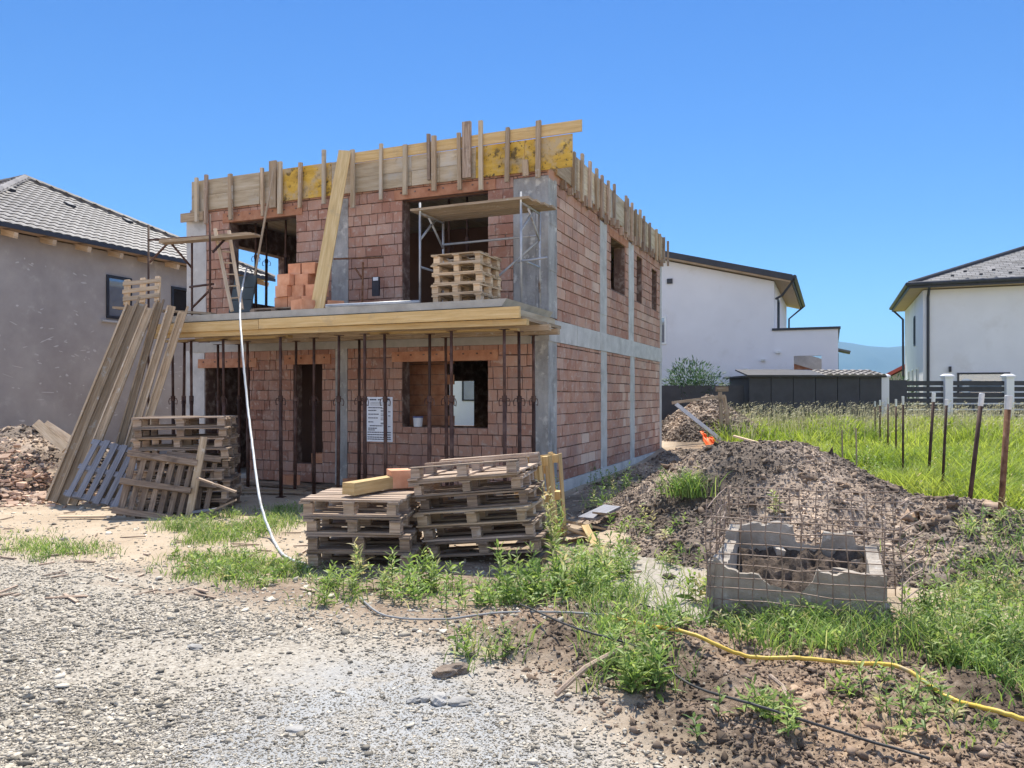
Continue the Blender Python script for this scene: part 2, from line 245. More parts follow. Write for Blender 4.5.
# ------------------------------------------------------------------ mesh builder
class MB:
    def __init__(s): s.v = []; s.f = []; s.uv = []; s.t = []; s.m = []
    def face(s, pts, uvs=None, tint=.5, mi=0):
        b = len(s.v); s.v += [tuple(p) for p in pts]; s.f.append(list(range(b, b+len(pts)))); s.uv.append(uvs or [(p[0], p[2]) for p in pts]); s.t.append(tint); s.m.append(mi)
    def box(s, c, size, Rm=None, tint=None, mi=0, jit=0.0, taper=1.0):
        hx, hy, hz = (q/2 for q in size); tint = random.random() if tint is None else tint
        L = max(range(3), key=lambda i: size[i]); o = random.random()*20
        loc = [(x*hx*(taper if z > 0 else 1), y*hy*(taper if z > 0 else 1), z*hz) for z in (-1, 1) for y in (-1, 1) for x in (-1, 1)]
        if jit: loc = [tuple(q+random.uniform(-jit, jit) for q in p) for p in loc]
        b = len(s.v); c = Vector(c)
        s.v += [tuple(c+(Rm @ Vector(p) if Rm else Vector(p))) for p in loc]
        for fc, ax in (((0, 2, 3, 1), 2), ((4, 5, 7, 6), 2), ((0, 1, 5, 4), 1), ((2, 6, 7, 3), 1), ((0, 4, 6, 2), 0), ((1, 3, 7, 5), 0)):
            a = [i for i in range(3) if i != ax]
            u = L if L != ax else a[0]; w = [i for i in a if i != u][0]
            s.f.append([b+i for i in fc]); s.uv.append([(loc[i][u]+o, loc[i][w]+o*.7+ax*.3) for i in fc]); s.t.append(tint); s.m.append(mi)
    def beam(s, p0, p1, w, h, up=(0, 0, 1), tint=None, mi=0, jit=0.0):
        p0 = Vector(p0); p1 = Vector(p1); x = (p1-p0); L = x.length; x.normalize(); u = Vector(up)
        y = u.cross(x)
        if y.length < 1e-4: y = Vector((0, 1, 0)).cross(x)
        y.normalize(); z = x.cross(y); Rm = Matrix((x, y, z)).transposed()
        s.box((p0+p1)/2, (L, w, h), Rm, tint, mi, jit)
    def tube(s, pts, r, n=8, tint=.5, mi=0):
        pts = [Vector(p) for p in pts]; rs = r if isinstance(r, (list, tuple)) else [r]*len(pts); b = len(s.v); pu = None; ln = 0
        for i, p in enumerate(pts):
            d = (pts[min(i+1, len(pts)-1)]-pts[max(i-1, 0)]).normalized()
            if pu is None: pu = Vector((1, 0, 0)) if abs(d.x) < .8 else Vector((0, 1, 0))
            x = (pu-d*pu.dot(d)).normalized(); y = d.cross(x); pu = x
            for k in range(n): a = 2*math.pi*k/n; s.v.append(tuple(p+(x*math.cos(a)+y*math.sin(a))*rs[i]))
        for i in range(len(pts)-1):
            for k in range(n):
                k2 = (k+1) % n; s.f.append([b+i*n+k, b+i*n+k2, b+(i+1)*n+k2, b+(i+1)*n+k]); s.uv.append([(i, k/n), (i, (k+1)/n), (i+1, (k+1)/n), (i+1, k/n)]); s.t.append(tint); s.m.append(mi)
        e = b+(len(pts)-1)*n
        for idx in ([b+k for k in reversed(range(n))], [e+k for k in range(n)]): s.f.append(idx); s.uv.append([(0, 0)]*n); s.t.append(tint); s.m.append(mi)
    def prism(s, poly, y0, y1, tint=.5, mi=0):      # polygon in x-z extruded along y (CCW seen from -y)
        n = len(poly); s.face([(x, y0, z) for x, z in poly], None, tint, mi); s.face([(x, y1, z) for x, z in reversed(poly)], None, tint, mi)
        for i in range(n):
            a, b = poly[i], poly[(i+1) % n]; s.face([(a[0], y0, a[1]), (a[0], y1, a[1]), (b[0], y1, b[1]), (b[0], y0, b[1])], [(0, 0), (1, 0), (1, 1), (0, 1)], tint, mi)
    def mesh(s, name, mats, origin=(0, 0, 0), smooth=False):
        me = bpy.data.meshes.new(name); o = Vector(origin); me.from_pydata([tuple(Vector(p)-o) for p in s.v], [], s.f)
        ul = me.uv_layers.new(name='UVMap'); ul.data.foreach_set('uv', np.array([c for u in s.uv for c in u], np.float32).ravel())
        me.attributes.new('tint', 'FLOAT', 'FACE').data.foreach_set('value', np.array(s.t, np.float32))
        for m in (mats if isinstance(mats, (list, tuple)) else [mats]): me.materials.append(m)
        me.polygons.foreach_set('material_index', np.array(s.m, np.int32))
        if smooth: me.polygons.foreach_set('use_smooth', np.ones(len(s.f), bool))
        me.update(); return me
    def build(s, name, mats, parent=None, loc=(0, 0, 0), origin=(0, 0, 0), smooth=False, rot=None):
        return link(name, s.mesh(name, mats, origin, smooth), parent, loc, rot)
def link(name, me, parent=None, loc=(0, 0, 0), rot=None):
    o = bpy.data.objects.new(name, me); COL.objects.link(o); o.location = loc
    if rot: o.rotation_euler = rot
    if parent: o.parent = parent
    return o
def tag(o, label, cat, group=None, kind=None):
    if label: o['label'] = label
    if cat: o['category'] = cat
    if group: o['group'] = group
    if kind: o['kind'] = kind
    return o
def thing(name, label, cat, loc=(0, 0, 0), rot=(0, 0, 0), group=None):
    o = bpy.data.objects.new(name, None); COL.objects.link(o); o.location = loc; o.rotation_euler = rot; o.empty_display_size = .1
    return tag(o, label, cat, group)
def bx(name, mats, parent, c, size, **k):
    m = MB(); m.box(c, size, **k); return m.build(name, mats, parent)
def solo(mb, name, mats, base, label, cat, group=None, smooth=False):     # one-mesh thing, built in world coordinates
    return tag(mb.build(name, mats, None, base, base, smooth), label, cat, group)
def npmesh(name, V, Fl, n, tint, mat, smooth=False, parent=None, loc=(0, 0, 0)):   # V (k,3), faces (m,n), tint per face
    me = bpy.data.meshes.new(name); k = len(V); m = len(Fl)
    me.vertices.add(k); me.vertices.foreach_set('co', np.asarray(V, np.float32).ravel())
    me.loops.add(m*n); me.loops.foreach_set('vertex_index', np.asarray(Fl, np.int32).ravel())
    me.polygons.add(m); me.polygons.foreach_set('loop_start', np.arange(0, m*n, n, dtype=np.int32))
    me.update(calc_edges=True)
    me.attributes.new('tint', 'FLOAT', 'FACE').data.foreach_set('value', np.asarray(tint, np.float32))
    for q in (mat if isinstance(mat, (list, tuple)) else [mat]): me.materials.append(q)
    if smooth: me.polygons.foreach_set('use_smooth', np.ones(m, bool))
    return link(name, me, parent, loc)

# ------------------------------------------------------------------ ground
def axis(fine0, fine1, step, far, grow=1.22):
    a = list(np.arange(fine0, fine1+step/2, step)); s = step; x = a[-1]; hi = []
    while x < far: s *= grow; x += s; hi.append(x)
    s = step; x = a[0]; lo = []
    while x > -far: s *= grow; x -= s; lo.append(x)
    return np.array(lo[::-1]+a+hi)
gx = axis(-7.0, 7.0, .032, 9000); gy = axis(2.7, 12.5, .032, 9000)
XX, YY = np.meshgrid(gx, gy); ZZ = gz(XX, YY)
nx, ny = len(gx), len(gy)
idx = np.arange(nx*ny).reshape(ny, nx)
fc = np.stack([idx[:-1, :-1], idx[:-1, 1:], idx[1:, 1:], idx[1:, :-1]], -1).reshape(-1, 4)
mg = bpy.data.materials.new('building_site_ground'); mg.use_nodes = True; nt = mg.node_tree; p = nt.nodes['Principled BSDF']
tc = nn(nt, 'ShaderNodeTexCoord'); v = tc.outputs['Object']
at = nn(nt, 'ShaderNodeAttribute', attribute_name='zone'); sp = nn(nt, 'ShaderNodeSeparateColor'); nt.links.new(at.outputs['Color'], sp.inputs[0])
at2 = nn(nt, 'ShaderNodeAttribute', attribute_name='zone_two'); sp2 = nn(nt, 'ShaderNodeSeparateColor'); nt.links.new(at2.outputs['Color'], sp2.inputs[0])
n1 = noise(nt, v, 1.3, 8, .65); n2 = noise(nt, v, 14, 6, .7); n3 = noise(nt, v, 60, 4, .7)
dirt = ramp(nt, n1, [(.3, (.36, .275, .19)), (.5, (.47, .375, .27)), (.7, (.55, .455, .345))])
dirt = mixc(nt, mth(nt, 'MULTIPLY', n2, .6), dirt, (.35, .275, .20))
vor = nn(nt, 'ShaderNodeTexVoronoi'); vor.inputs['Scale'].default_value = 45; nt.links.new(v, vor.inputs['Vector'])
grav = mixc(nt, .55, ramp(nt, n2, [(.3, (.30, .265, .215)), (.5, (.42, .38, .32)), (.7, (.51, .47, .405))]), ramp(nt, vor.outputs['Distance'], [(0, (.58, .53, .455)), (.4, (.43, .38, .31)), (.75, (.2, .165, .13))]))
dust = mixc(nt, .4, ramp(nt, n1, [(.3, (.29, .288, .28)), (.5, (.36, .357, .35)), (.7, (.43, .427, .415))]), ramp(nt, n3, [(.38, (.19, .188, .182)), (.5, (.36, .355, .345)), (.62, (.46, .455, .44))]))
nD = noise(nt, v, .85, 5, .6)
soil = ramp(nt, n2, [(.3, (.125, .087, .06)), (.5, (.23, .169, .122)), (.7, (.38, .30, .228))])
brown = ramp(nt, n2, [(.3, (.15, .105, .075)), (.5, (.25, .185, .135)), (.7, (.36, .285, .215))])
pale = ramp(nt, n2, [(.3, (.24, .205, .165)), (.5, (.36, .32, .27)), (.7, (.46, .42, .37))])
green = ramp(nt, n1, [(.3, (.16, .17, .05)), (.5, (.22, .24, .06)), (.7, (.28, .29, .09))])
soil = mixc(nt, 1.0, soil, ramp(nt, nD, [(.40, (.5,)*3), (.50, (.9,)*3), (.62, (1.35, 1.28, 1.18))]), 'MULTIPLY')
dmk = mth(nt, 'MULTIPLY', sp.outputs[1], ramp(nt, noise(nt, v, 3.2, 7, .72), [(.36, (.2,)*3), (.50, (1,)*3)]))
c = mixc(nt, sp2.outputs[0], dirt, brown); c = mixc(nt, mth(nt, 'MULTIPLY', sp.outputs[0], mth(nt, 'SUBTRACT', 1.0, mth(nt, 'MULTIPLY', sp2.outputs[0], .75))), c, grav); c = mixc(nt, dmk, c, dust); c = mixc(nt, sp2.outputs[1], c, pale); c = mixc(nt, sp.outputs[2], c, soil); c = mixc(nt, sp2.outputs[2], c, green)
nt.links.new(c, p.inputs['Base Color']); p.inputs['Roughness'].default_value = .97; p.inputs['Specular IOR Level'].default_value = .15
b = nn(nt, 'ShaderNodeBump'); b.inputs['Strength'].default_value = .8; b.inputs['Distance'].default_value = .02
nt.links.new(mth(nt, 'ADD', n2, mth(nt, 'MULTIPLY', n3, .6)), b.inputs['Height']); nt.links.new(b.outputs[0], p.inputs['Normal'])
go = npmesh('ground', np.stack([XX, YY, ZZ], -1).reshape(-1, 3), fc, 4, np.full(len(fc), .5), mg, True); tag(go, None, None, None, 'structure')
wx = XX+.25*fbm(XX, YY, 2, 3); wy = YY+.25*fbm(XX+50, YY, 2, 3)
zo = np.zeros((ny*nx, 4), np.float32); zo[:, 3] = 1
zo[:, 0] = soft(wx, wy, P_GRAVEL, .45).ravel(); zo[:, 1] = soft(wx, wy, P_DUST, .5).ravel(); zo[:, 2] = np.maximum(soft(wx, wy, P_SOIL, .3), sst(.0, .5, (XX-O[0])*EX[0]+(YY-O[1])*EX[1])*sst(9, 11, YY)*sst(3.9, 3.2, XX-(YY-11)*.30)*.9).ravel()
go.data.attributes.new('zone', 'FLOAT_COLOR', 'POINT').data.foreach_set('color', zo.ravel())
def meadow(x, y):
    m = sst(2.6, 3.6, x-(y-11)*.30)*sst(11.0, 12.6, y-.0*x)
    m = np.maximum(m, sst(5.2, 6.2, x)*sst(8.5, 9.8, y)); return m
z2 = np.zeros((ny*nx, 4), np.float32); z2[:, 3] = 1
z2[:, 0] = np.maximum(.8*tracks(wx, wy)*(.4+.9*vnoise(XX, YY, 2.5)), np.maximum(soft(wx, wy, P_BROWN, .4)*(.5+.7*vnoise(XX, YY*2.5, 1.6)), soft(wx, wy, P_SHADESOIL, .35))).ravel(); z2[:, 1] = soft(wx, wy, P_PALE, .3).ravel(); z2[:, 2] = np.maximum(meadow(XX, YY), sst(26, 30, YY)).ravel()
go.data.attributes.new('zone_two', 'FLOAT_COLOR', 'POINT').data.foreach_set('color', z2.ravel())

# mountains, far and hazy
hx = np.linspace(-4200, 5200, 220); hr = np.linspace(0, 1, 14)
prof = 430+130*fbm(hx, hx*0, .0011, 4)+40*fbm(hx, hx*0+5, .004, 3)
prof = prof+70*np.exp(-((hx-2600)/330)**2)
HX, HR = np.meshgrid(hx, hr); PZ = prof[None, :]*(1-(1-HR)**1.6)
PY = 5200+1500*HR+250*fbm(HX, HR*900, .003, 3)
ih = np.arange(HX.size).reshape(HX.shape); fh = np.stack([ih[:-1, :-1], ih[:-1, 1:], ih[1:, 1:], ih[1:, :-1]], -1).reshape(-1, 4)
hill = npmesh('hills', np.stack([HX, PY, PZ-2], -1).reshape(-1, 3), fh, 4, np.full(len(fh), .5), M_hill, True); tag(hill, None, None, None, 'structure')
HZ = True
if HZ:
    m = bpy.data.materials.new('haze_air'); m.use_nodes = True; t = m.node_tree; t.nodes.remove(t.nodes['Principled BSDF'])
    pv = nn(t, 'ShaderNodeVolumePrincipled'); pv.inputs['Color'].default_value = (.36, .66, 1, 1); pv.inputs['Density'].default_value = 1.15e-4; pv.inputs['Anisotropy'].default_value = .2
    t.links.new(pv.outputs[0], t.nodes['Material Output'].inputs['Volume'])
    mb = MB(); mb.box((0, 3600, 345), (16000, 16000, 694)); hz = mb.build('haze', m); tag(hz, 'pale summer haze in front of the far hills', 'haze', None, 'stuff')

# ------------------------------------------------------------------ the unfinished house
HW, HD = 7.85, 9.25
house = thing('unfinished_house', 'unfinished two storey red block house with concrete columns and no roof', 'house', (O[0], O[1], 0), (0, 0, -HA))
def holes_grid(mb, a0, a1, z0, z1, holes, place):
    xs = sorted({a0, a1, *[min(max(h[i], a0), a1) for h in holes for i in (0, 1)]}); zs = sorted({z0, z1, *[min(max(h[i], z0), z1) for h in holes for i in (2, 3)]})
    for j in range(len(zs)-1):
        run = None
        for i in range(len(xs)):
            solid = i < len(xs)-1 and not any(h[0] < (xs[i]+xs[i+1])/2 < h[1] and h[2] < (zs[j]+zs[j+1])/2 < h[3] for h in holes)
            if solid and run is None: run = xs[i]
            if not solid and run is not None: place(run, xs[i], zs[j], zs[j+1]); run = None
def brick_wall(name, a0, a1, z0, z1, cuts, holes, frame, L=.38, Hc=.196, thick=.25, red_first=False, bias=0, label=None):
    # frame(a, d, z) -> local point, d = distance outward of the wall face; cuts = columns (bricks stop there), holes = openings
    org, av, nv = frame; mb = MB(); P = lambda a, d, z: org+av*a+nv*d+Vector((0, 0, z)); Rm = Matrix((av, nv, Vector((0, 0, 1)))).transposed()
    def place(x0, x1, y0, y1): mb.box(P((x0+x1)/2, -.012-thick/2, (y0+y1)/2), (x1-x0, thick, y1-y0), Rm, .5, 1)
    holes_grid(mb, a0, a1, z0, z1, holes, place)
    allc = cuts+holes; nr = int(math.ceil((z1-z0)/Hc))
    for r in range(nr):
        b0 = z0+r*Hc; b1 = min(b0+Hc, z1); off = random.random()*L
        ex_ = sorted({a0, a1, *[min(max(c[q], a0), a1) for c in allc if c[2] < b1 and c[3] > b0 for q in (0, 1)]}); cells = []
        for p0, p1 in zip(ex_[:-1], ex_[1:]):
            iv = [(b0, b1)]
            for c in allc:
                if c[0] < (p0+p1)/2 < c[1]: iv = [q for (u0, u1) in iv for q in ((u0, min(u1, c[2])), (max(u0, c[3]), u1)) if q[1]-q[0] > .04]
            if cells and cells[-1][2] == iv: cells[-1][1] = p1
            else: cells.append([p0, p1, iv])
        for p0, p1, iv in cells:
            for s0, s1 in iv:
                zm = (s0+s1)/2; x = p0-(off if r % 2 else (off+.5*L) % L)
                while x < p1:
                    ln = L*random.choice((1, 1, 1, .66, .5)); q0, q1 = max(x, p0), min(x+ln, p1); x += ln
                    if q1-q0 < .03: continue
                    t = .12+.62*random.betavariate(2.6, 2.6)+bias*random.random()*(.3+1.4*float(vnoise(q0, zm, .8)))
                    t += .25*(vnoise(q0, zm, .9)-.5)*1.6
                    if red_first and r == 0: t *= .3
                    t = min(max(float(t), 0), 1); g = random.uniform(.008, .018); d = random.uniform(0, .006)
                    mb.box(P((q0+q1)/2, d-.01, zm+random.uniform(-.003, .003)), (q1-q0-g, .03, s1-s0-random.uniform(.014, .024)), Rm, t, 0, .003)
    o = mb.build(name, [M_brick, M_core], house)
    if label: o['label'] = label
    return o
VX, VY, VZ = Vector((1, 0, 0)), Vector((0, 1, 0)), Vector((0, 0, 1))
FR = (Vector((0, 0, 0)), VX, -VY); SR = (Vector((0, 0, 0)), VY, VX)
fl = lambda p, q: (Fr(*p)[0], Fr(*q)[0])
d1 = (-7.42, -6.28, .02, 2.24); d2 = (-5.22, -4.55, .38, 2.28); wn1 = (-2.80, -1.10, 1.12, 2.29)
brick_wall('brick_wall', -HW, 0, .02, 2.56, [(-HW-.1, -7.44, 0, 3), (-4.24, -3.98, 0, 3), (-.27, .1, 0, 3)], [d1, d2, wn1], FR, L=.27, label='shaded lower front wall with two doorways and a window hole')
u1 = (-6.80, -5.15, 3.06, 5.16); u2 = (-2.80, -1.10, 3.06, 5.22)
brick_wall('brick_wall', -HW, 0, 3.06, 5.5, [(-HW-.1, -7.40, 3, 6), (-4.33, -3.96, 3, 5.36), (-.62, .1, 3, 5.36)], [u1, u2], FR, L=.34, label='upper front wall with two large balcony openings')
brick_wall('brick_wall', .0, HD, .18, 2.6, [(-.1, .42, 0, 3), (3.17, 3.62, 0, 3), (5.65, 6.08, 0, 3), (9.0, HD+.1, 0, 3)], [], SR, L=.46, red_first=True, bias=.28, label='lower side wall in three bays with pale and dark blocks')
sw1 = (3.95, 5.2, 3.98, 5.08); sw2 = (6.3, 6.9, 3.98, 5.08); sw3 = (8.0, 8.65, 3.98, 5.02)
brick_wall('brick_wall', .0, HD, 2.97, 5.5, [(-.1, .42, 2.9, 5.3), (3.1, 3.6, 2.9, 5.3), (5.5, 6.0, 2.9, 5.3), (9.05, HD+.1, 2.9, 5.3)], [sw1, sw2, sw3], SR, L=.46, bias=.2, label='upper side wall with three window holes')
# plain inner faces: left wall, rear wall, partitions
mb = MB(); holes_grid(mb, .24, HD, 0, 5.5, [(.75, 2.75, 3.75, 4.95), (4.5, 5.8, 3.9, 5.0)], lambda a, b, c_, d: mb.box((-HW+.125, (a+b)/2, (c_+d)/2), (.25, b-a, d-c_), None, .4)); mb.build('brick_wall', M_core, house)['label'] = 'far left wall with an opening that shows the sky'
rx0, _ = Fr(446, 400, 9.0); rx1, _ = Fr(474, 400, 9.0)
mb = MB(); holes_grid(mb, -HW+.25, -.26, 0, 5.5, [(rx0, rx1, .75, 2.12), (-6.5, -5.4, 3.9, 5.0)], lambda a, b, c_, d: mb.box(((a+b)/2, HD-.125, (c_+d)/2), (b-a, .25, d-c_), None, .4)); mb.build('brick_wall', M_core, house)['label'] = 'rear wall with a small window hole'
pt = MB(); holes_grid(pt, -4.2, -2.42, .12, 2.56, [], lambda a, b, c_, d: pt.box(((a+b)/2, 1.05, (c_+d)/2), (b-a, .12, d-c_), None, .4, 1))
for r in range(12):
    x = -4.2+(.18 if r % 2 else 0)
    while x < -2.42: pt.box((min(x+.18, -2.42-.0), .985, .22+r*.196), (.35, .02, .185), None, random.uniform(.55, .85), 0); x += .36
pt.build('partition', [M_orange, M_core], house)
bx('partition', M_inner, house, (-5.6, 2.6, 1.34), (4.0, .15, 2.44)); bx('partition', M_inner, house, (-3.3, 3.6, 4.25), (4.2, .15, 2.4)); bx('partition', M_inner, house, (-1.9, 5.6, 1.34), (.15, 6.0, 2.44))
# concrete frame
def column(x0, x1, y0, y1, z0, z1, mat=M_concw):
    m = MB(); nz_ = 6
    for k in range(nz_):
        a = z0+(z1-z0)*k/nz_; b_ = z0+(z1-z0)*(k+1)/nz_; j = .004
        m.box(((x0+x1)/2+random.uniform(-j, j), (y0+y1)/2+random.uniform(-j, j), (a+b_)/2), (x1-x0, y1-y0, b_-a), None, .5)
    return m.build('column', mat, house)
column(-7.93, -7.44, -.012, .26, 0, 2.6, M_conc); column(-4.24, -3.98, -.016, .24, 0, 2.58); column(-.27, .014, -.012, .42, 0, 2.6)
column(-7.92, -7.40, -.012, .26, 3.06, 5.34, M_conc); column(-4.33, -3.96, -.016, .24, 3.06, 5.36); column(-.62, -.22, -.012, .3, 3.06, 5.36); column(-.215, .014, -.014, .42, 3.0, 5.36)
for y0, y1, z0, z1 in ((3.17, 3.62, .1, 2.6), (5.65, 6.08, .1, 2.6), (9.0, 9.27, .1, 2.6), (3.1, 3.6, 2.97, 5.26), (5.5, 6.0, 2.97, 5.26), (9.05, 9.27, 2.97, 5.26)): column(-.25, .012, y0, y1, z0, z1, M_conc)
m = MB()
for a, b_ in zip(np.linspace(0, HD, 7)[:-1], np.linspace(0, HD, 7)[1:]): m.box((-.13, (a+b_)/2, 2.785), (.30+random.uniform(0, .01), b_-a-.006, .37), None, random.random(), jit=.003)
m.build('ring_beam', M_conc, house)
m = MB(); m.box((-HW/2-.14, .11, 2.655), (HW-.3, .27, .20)); m.build('ring_beam', M_slab, house)
m = MB()
for a, b_ in zip(np.linspace(0, HD, 5)[:-1], np.linspace(0, HD, 5)[1:]): m.box((-.10, (a+b_)/2, .0), (.28, b_-a-.004, .36), None, .5, jit=.004)
m.build('plinth', M_conc, house)
bx('floor_slab', M_slab, house, (-HW/2-.05, HD/2+.1, 2.9), (HW-.55, HD-.4, .28)); bx('floor_slab', M_slab, house, (-HW/2-.05, HD/2, .03), (HW-.55, HD-.5, .12))
bx('roof_slab', M_form, house, (-HW/2, HD/2, 5.60), (HW-.1, HD-.1, .18))
m = MB(); m.prism([(-6.42, 2.95), (.02, 2.96), (.10, 3.07), (-6.44, 3.06)], -2.0, -.02); m.build('balcony_slab', M_slab, house)
mb = MB()
for (a, b_, z) in ((d1[0]-.18, d1[1]+.18, 2.24), (d2[0]-.2, d2[1]+.2, 2.28), (wn1[0]-.2, wn1[1]+.2, 2.29), (u1[0]-.15, u1[1]+.15, 5.16), (u2[0]-.15, u2[1]+.15, 5.22)):
    l = MB(); l.box(((a+b_)/2, .06, z+.09), (b_-a, .18, .18), None, .6, jit=.003)
    n_ = int((b_-a)/.25)
    for k in range(n_): l.box((a+(k+.5)*(b_-a)/n_, -.037, z+.12), (.03, .012, .025), None, .5, 1)
    l.build('lintel', [M_orange, M_core], house)
l = MB(); l.box((-.06, (sw1[0]+sw1[1])/2, 5.17), (.16, 1.6, .16), None, .4); l.build('lintel', M_orange, house)

# ------------------------------------------------------------------ roof edge formwork
ff = thing('roof_edge_formwork', 'timber shuttering with yellow marked sheets and upright battens along the front roof edge', 'formwork', H2W(-4, -.05, 5.4), (0, 0, -HA))
def fm(m, name, mat, par, cx, cy, cz): return m.build(name, mat, par, (0, 0, 0), (cx, cy, cz))
px_edges = [(192, 'f'), (206, 'f'), (260, 'f'), (283, 'y'), (332, 'f'), (352, 'f'), (380, 'f'), (412, 'f'), (440, 'f'), (476, 'y'), (525, 'y'), (573, 'y')]
for i in range(len(px_edges)-1):
    a = Fr(px_edges[i][0], 200, -.05)[0]; b_ = Fr(px_edges[i+1][0], 200, -.05)[0]; k = 'y' if px_edges[i][1] == 'y' else 'f'
    top = 6.06 if i < 5 else 5.98; bot = 5.44 if i > 0 else 5.3
    m = MB()
    if k == 'f':
        h = (top-bot)/2
        for q in range(2): m.box(((a+b_)/2, -.05+random.uniform(-.004, .004), bot+h*(q+.5)), (b_-a-.008, .025, h-.006), None, None, 0, .003)
    else: m.box(((a+b_)/2, -.055, (top+bot)/2), (b_-a-.01, .022, top-bot), None, None, 0, .002)
    fm(m, 'formwork_panel', M_yel if k == 'y' else M_form, ff, -4, -.05, 5.4)
m = MB(); m.beam((-4.0, -.085, 6.07), (.62, -.085, 6.085), .03, .19, tint=.6); fm(m, 'edge_plank', M_wnew, ff, -4, -.05, 5.4)
m = MB(); m.beam((-8.0, -.085, 5.33), (-7.4, -.085, 5.33), .03, .18); fm(m, 'edge_plank', M_wtan, ff, -4, -.05, 5.4)
for (px, t, b_, w) in [(197, 178, 222, .07), (206, 175, 224, .07), (231, 174, 220, .085), (263, 168, 216, .06), (273, 161, 208, .16), (280, 162, 214, .09), (300, 163, 208, .07), (324, 150, 204, .07), (353, 150, 208, .08), (381, 144, 200, .06), (405, 145, 195, .08), (429, 134, 180, .06), (434, 136, 191, .08), (460, 133, 190, .07), (467, 122, 178, .16), (481, 121, 190, .07), (507, 128, 182, .07), (538, 121, 178, .08), (526, 160, 176, .10)]:
    x, zt = Fr(px, t, -.12); _, zb = Fr(px, b_, -.12); m = MB(); y = -.125 if px not in (273, 467, 429) else -.122
    m.beam((x, y, zb), (x+random.uniform(-.02, .02), y, zt), .05, w, up=(1, 0, 0), jit=.004)
    fm(m, 'batten', random.choice((M_wtan, M_wold, M_form)), ff, -4, -.05, 5.4)
fs = thing('roof_edge_formwork', 'timber shuttering with closely spaced upright battens along the side roof edge', 'formwork', H2W(.05, 4.5, 5.4), (0, 0, -HA))
for a, b_ in zip(np.linspace(.28, 9.45, 9)[:-1], np.linspace(.28, 9.45, 9)[1:]):
    m = MB(); m.box((.055, (a+b_)/2, 5.745), (.025, b_-a-.006, .60), None, None, 0, .004); fm(m, 'formwork_panel', random.choice((M_form, M_form, M_wtan)), fs, .05, 4.5, 5.4)
for px, ex in [(574, .1), (582, .28), (590, .28), (597, .25), (602, .2), (608.5, .22), (614.5, .3), (626, .3), (628, .25), (632, .25), (636, .12), (640, .28), (644, .18), (650, .12), (656.5, .12), (660, .06), (664, .08), (668, .06)]:
    y, _ = Sd(px, 200, .1); m = MB(); m.beam((.10, y, 5.30+random.uniform(-.05, .05)), (.10, y+random.uniform(-.03, .03), 6.0+ex*.6), .05, .09, up=(0, 1, 0), jit=.004)
    fm(m, 'batten', random.choice((M_wtan, M_wold, M_wold)), fs, .05, 4.5, 5.4)
for k in range(22):
    y = .6+k*.4; m = MB(); m.box((.06+random.uniform(0, .03), y, 5.36+random.uniform(-.04, .04)), (.09, .06, random.uniform(.12, .22)), None, None, 0, .006); fm(m, 'wedge', M_wold, fs, .05, 4.5, 5.4)

# ------------------------------------------------------------------ slab formwork and props
sf = thing('slab_formwork', 'yellow timber shuttering beams carrying the balcony slab', 'formwork', H2W(-3, -1, 2.65), (0, 0, -HA))
def sfm(p0, p1, w, h, mat, name, tint=None):
    m = MB(); m.beam(p0, p1, w, h, tint=tint, jit=.003); return m.build(name, mat, sf, (0, 0, 0), (-3, -1, 2.65))
sfm((-6.55, -2.03, 2.845), (-4.3, -2.03, 2.85), .05, .16, M_wnew, 'edge_board', .35); sfm((-4.29, -2.035, 2.853), (.32, -2.035, 2.858), .05, .16, M_wnew, 'edge_board', .7)
sfm((-6.7, -1.96, 2.73), (.40, -1.94, 2.725), .10, .09, M_wnew, 'beam', .5); sfm((-6.6, -1.06, 2.73), (.42, -1.06, 2.72), .10, .09, M_wtan, 'beam'); sfm((-6.6, -.3, 2.73), (.3, -.3, 2.72), .10, .09, M_wtan, 'beam')
sfm((-6.75, -1.6, 2.66), (-3.9, -1.75, 2.66), .12, .04, M_wnew, 'beam'); sfm((-2.4, -1.7, 2.665), (.1, -1.55, 2.66), .12, .035, M_wnew, 'beam')
for k, x in enumerate(np.linspace(-6.4, .25, 13)): sfm((x, -1.9, 2.80), (x+random.uniform(-.05, .05), -.1, 2.80), .08, .05, random.choice((M_wtan, M_wnew)), 'cross_beam')
m = MB(); m.box((-3.15, -1.02, 2.90), (6.6, 1.9, .09), None, .5); m.build('plywood_deck', M_form, sf, (0, 0, 0), (-3, -1, 2.65))
def prop_meshes(h):
    o = MB(); o.tube([(0, 0, .01), (0, 0, h*.60)], .03, 10); i = MB(); i.tube([(0, 0, h*.5), (0, 0, h)], .023, 10)
    c_ = MB(); c_.tube([(0, 0, h*.60), (0, 0, h*.635)], .038, 10)
    for s in (-1, 1): c_.tube([(s*.03, 0, h*.62), (s*.07, 0, h*.618), (s*.088, 0, h*.60), (s*.08, 0, h*.578), (s*.05, 0, h*.582)], .007, 6)
    b_ = MB(); b_.box((0, 0, .006), (.13, .13, .012)); t_ = MB(); t_.box((0, 0, h+.004), (.14, .09, .008))
    return [('outer_tube', o.mesh('outer_tube', M_steel, smooth=True)), ('inner_tube', i.mesh('inner_tube', M_steel, smooth=True)), ('collar', c_.mesh('collar', M_steel)), ('base_plate', b_.mesh('base_plate', M_steel)), ('head_plate', t_.mesh('head_plate', M_steel))]
PM = prop_meshes(2.6)
POS = [(174, -1.7), (182.5, -1.5), (192, -1.75), (219, -.8), (225, -1.8), (239, -.7), (248, -1.2), (281, -1.85), (295, -1.0), (314, -1.5), (338, -1.8), (359, -.9), (365, -1.85), (386, -1.75), (429, -1.5), (447, -.7), (452, -1.85), (505, -1.85), (520, -1.35), (534, -.6)]
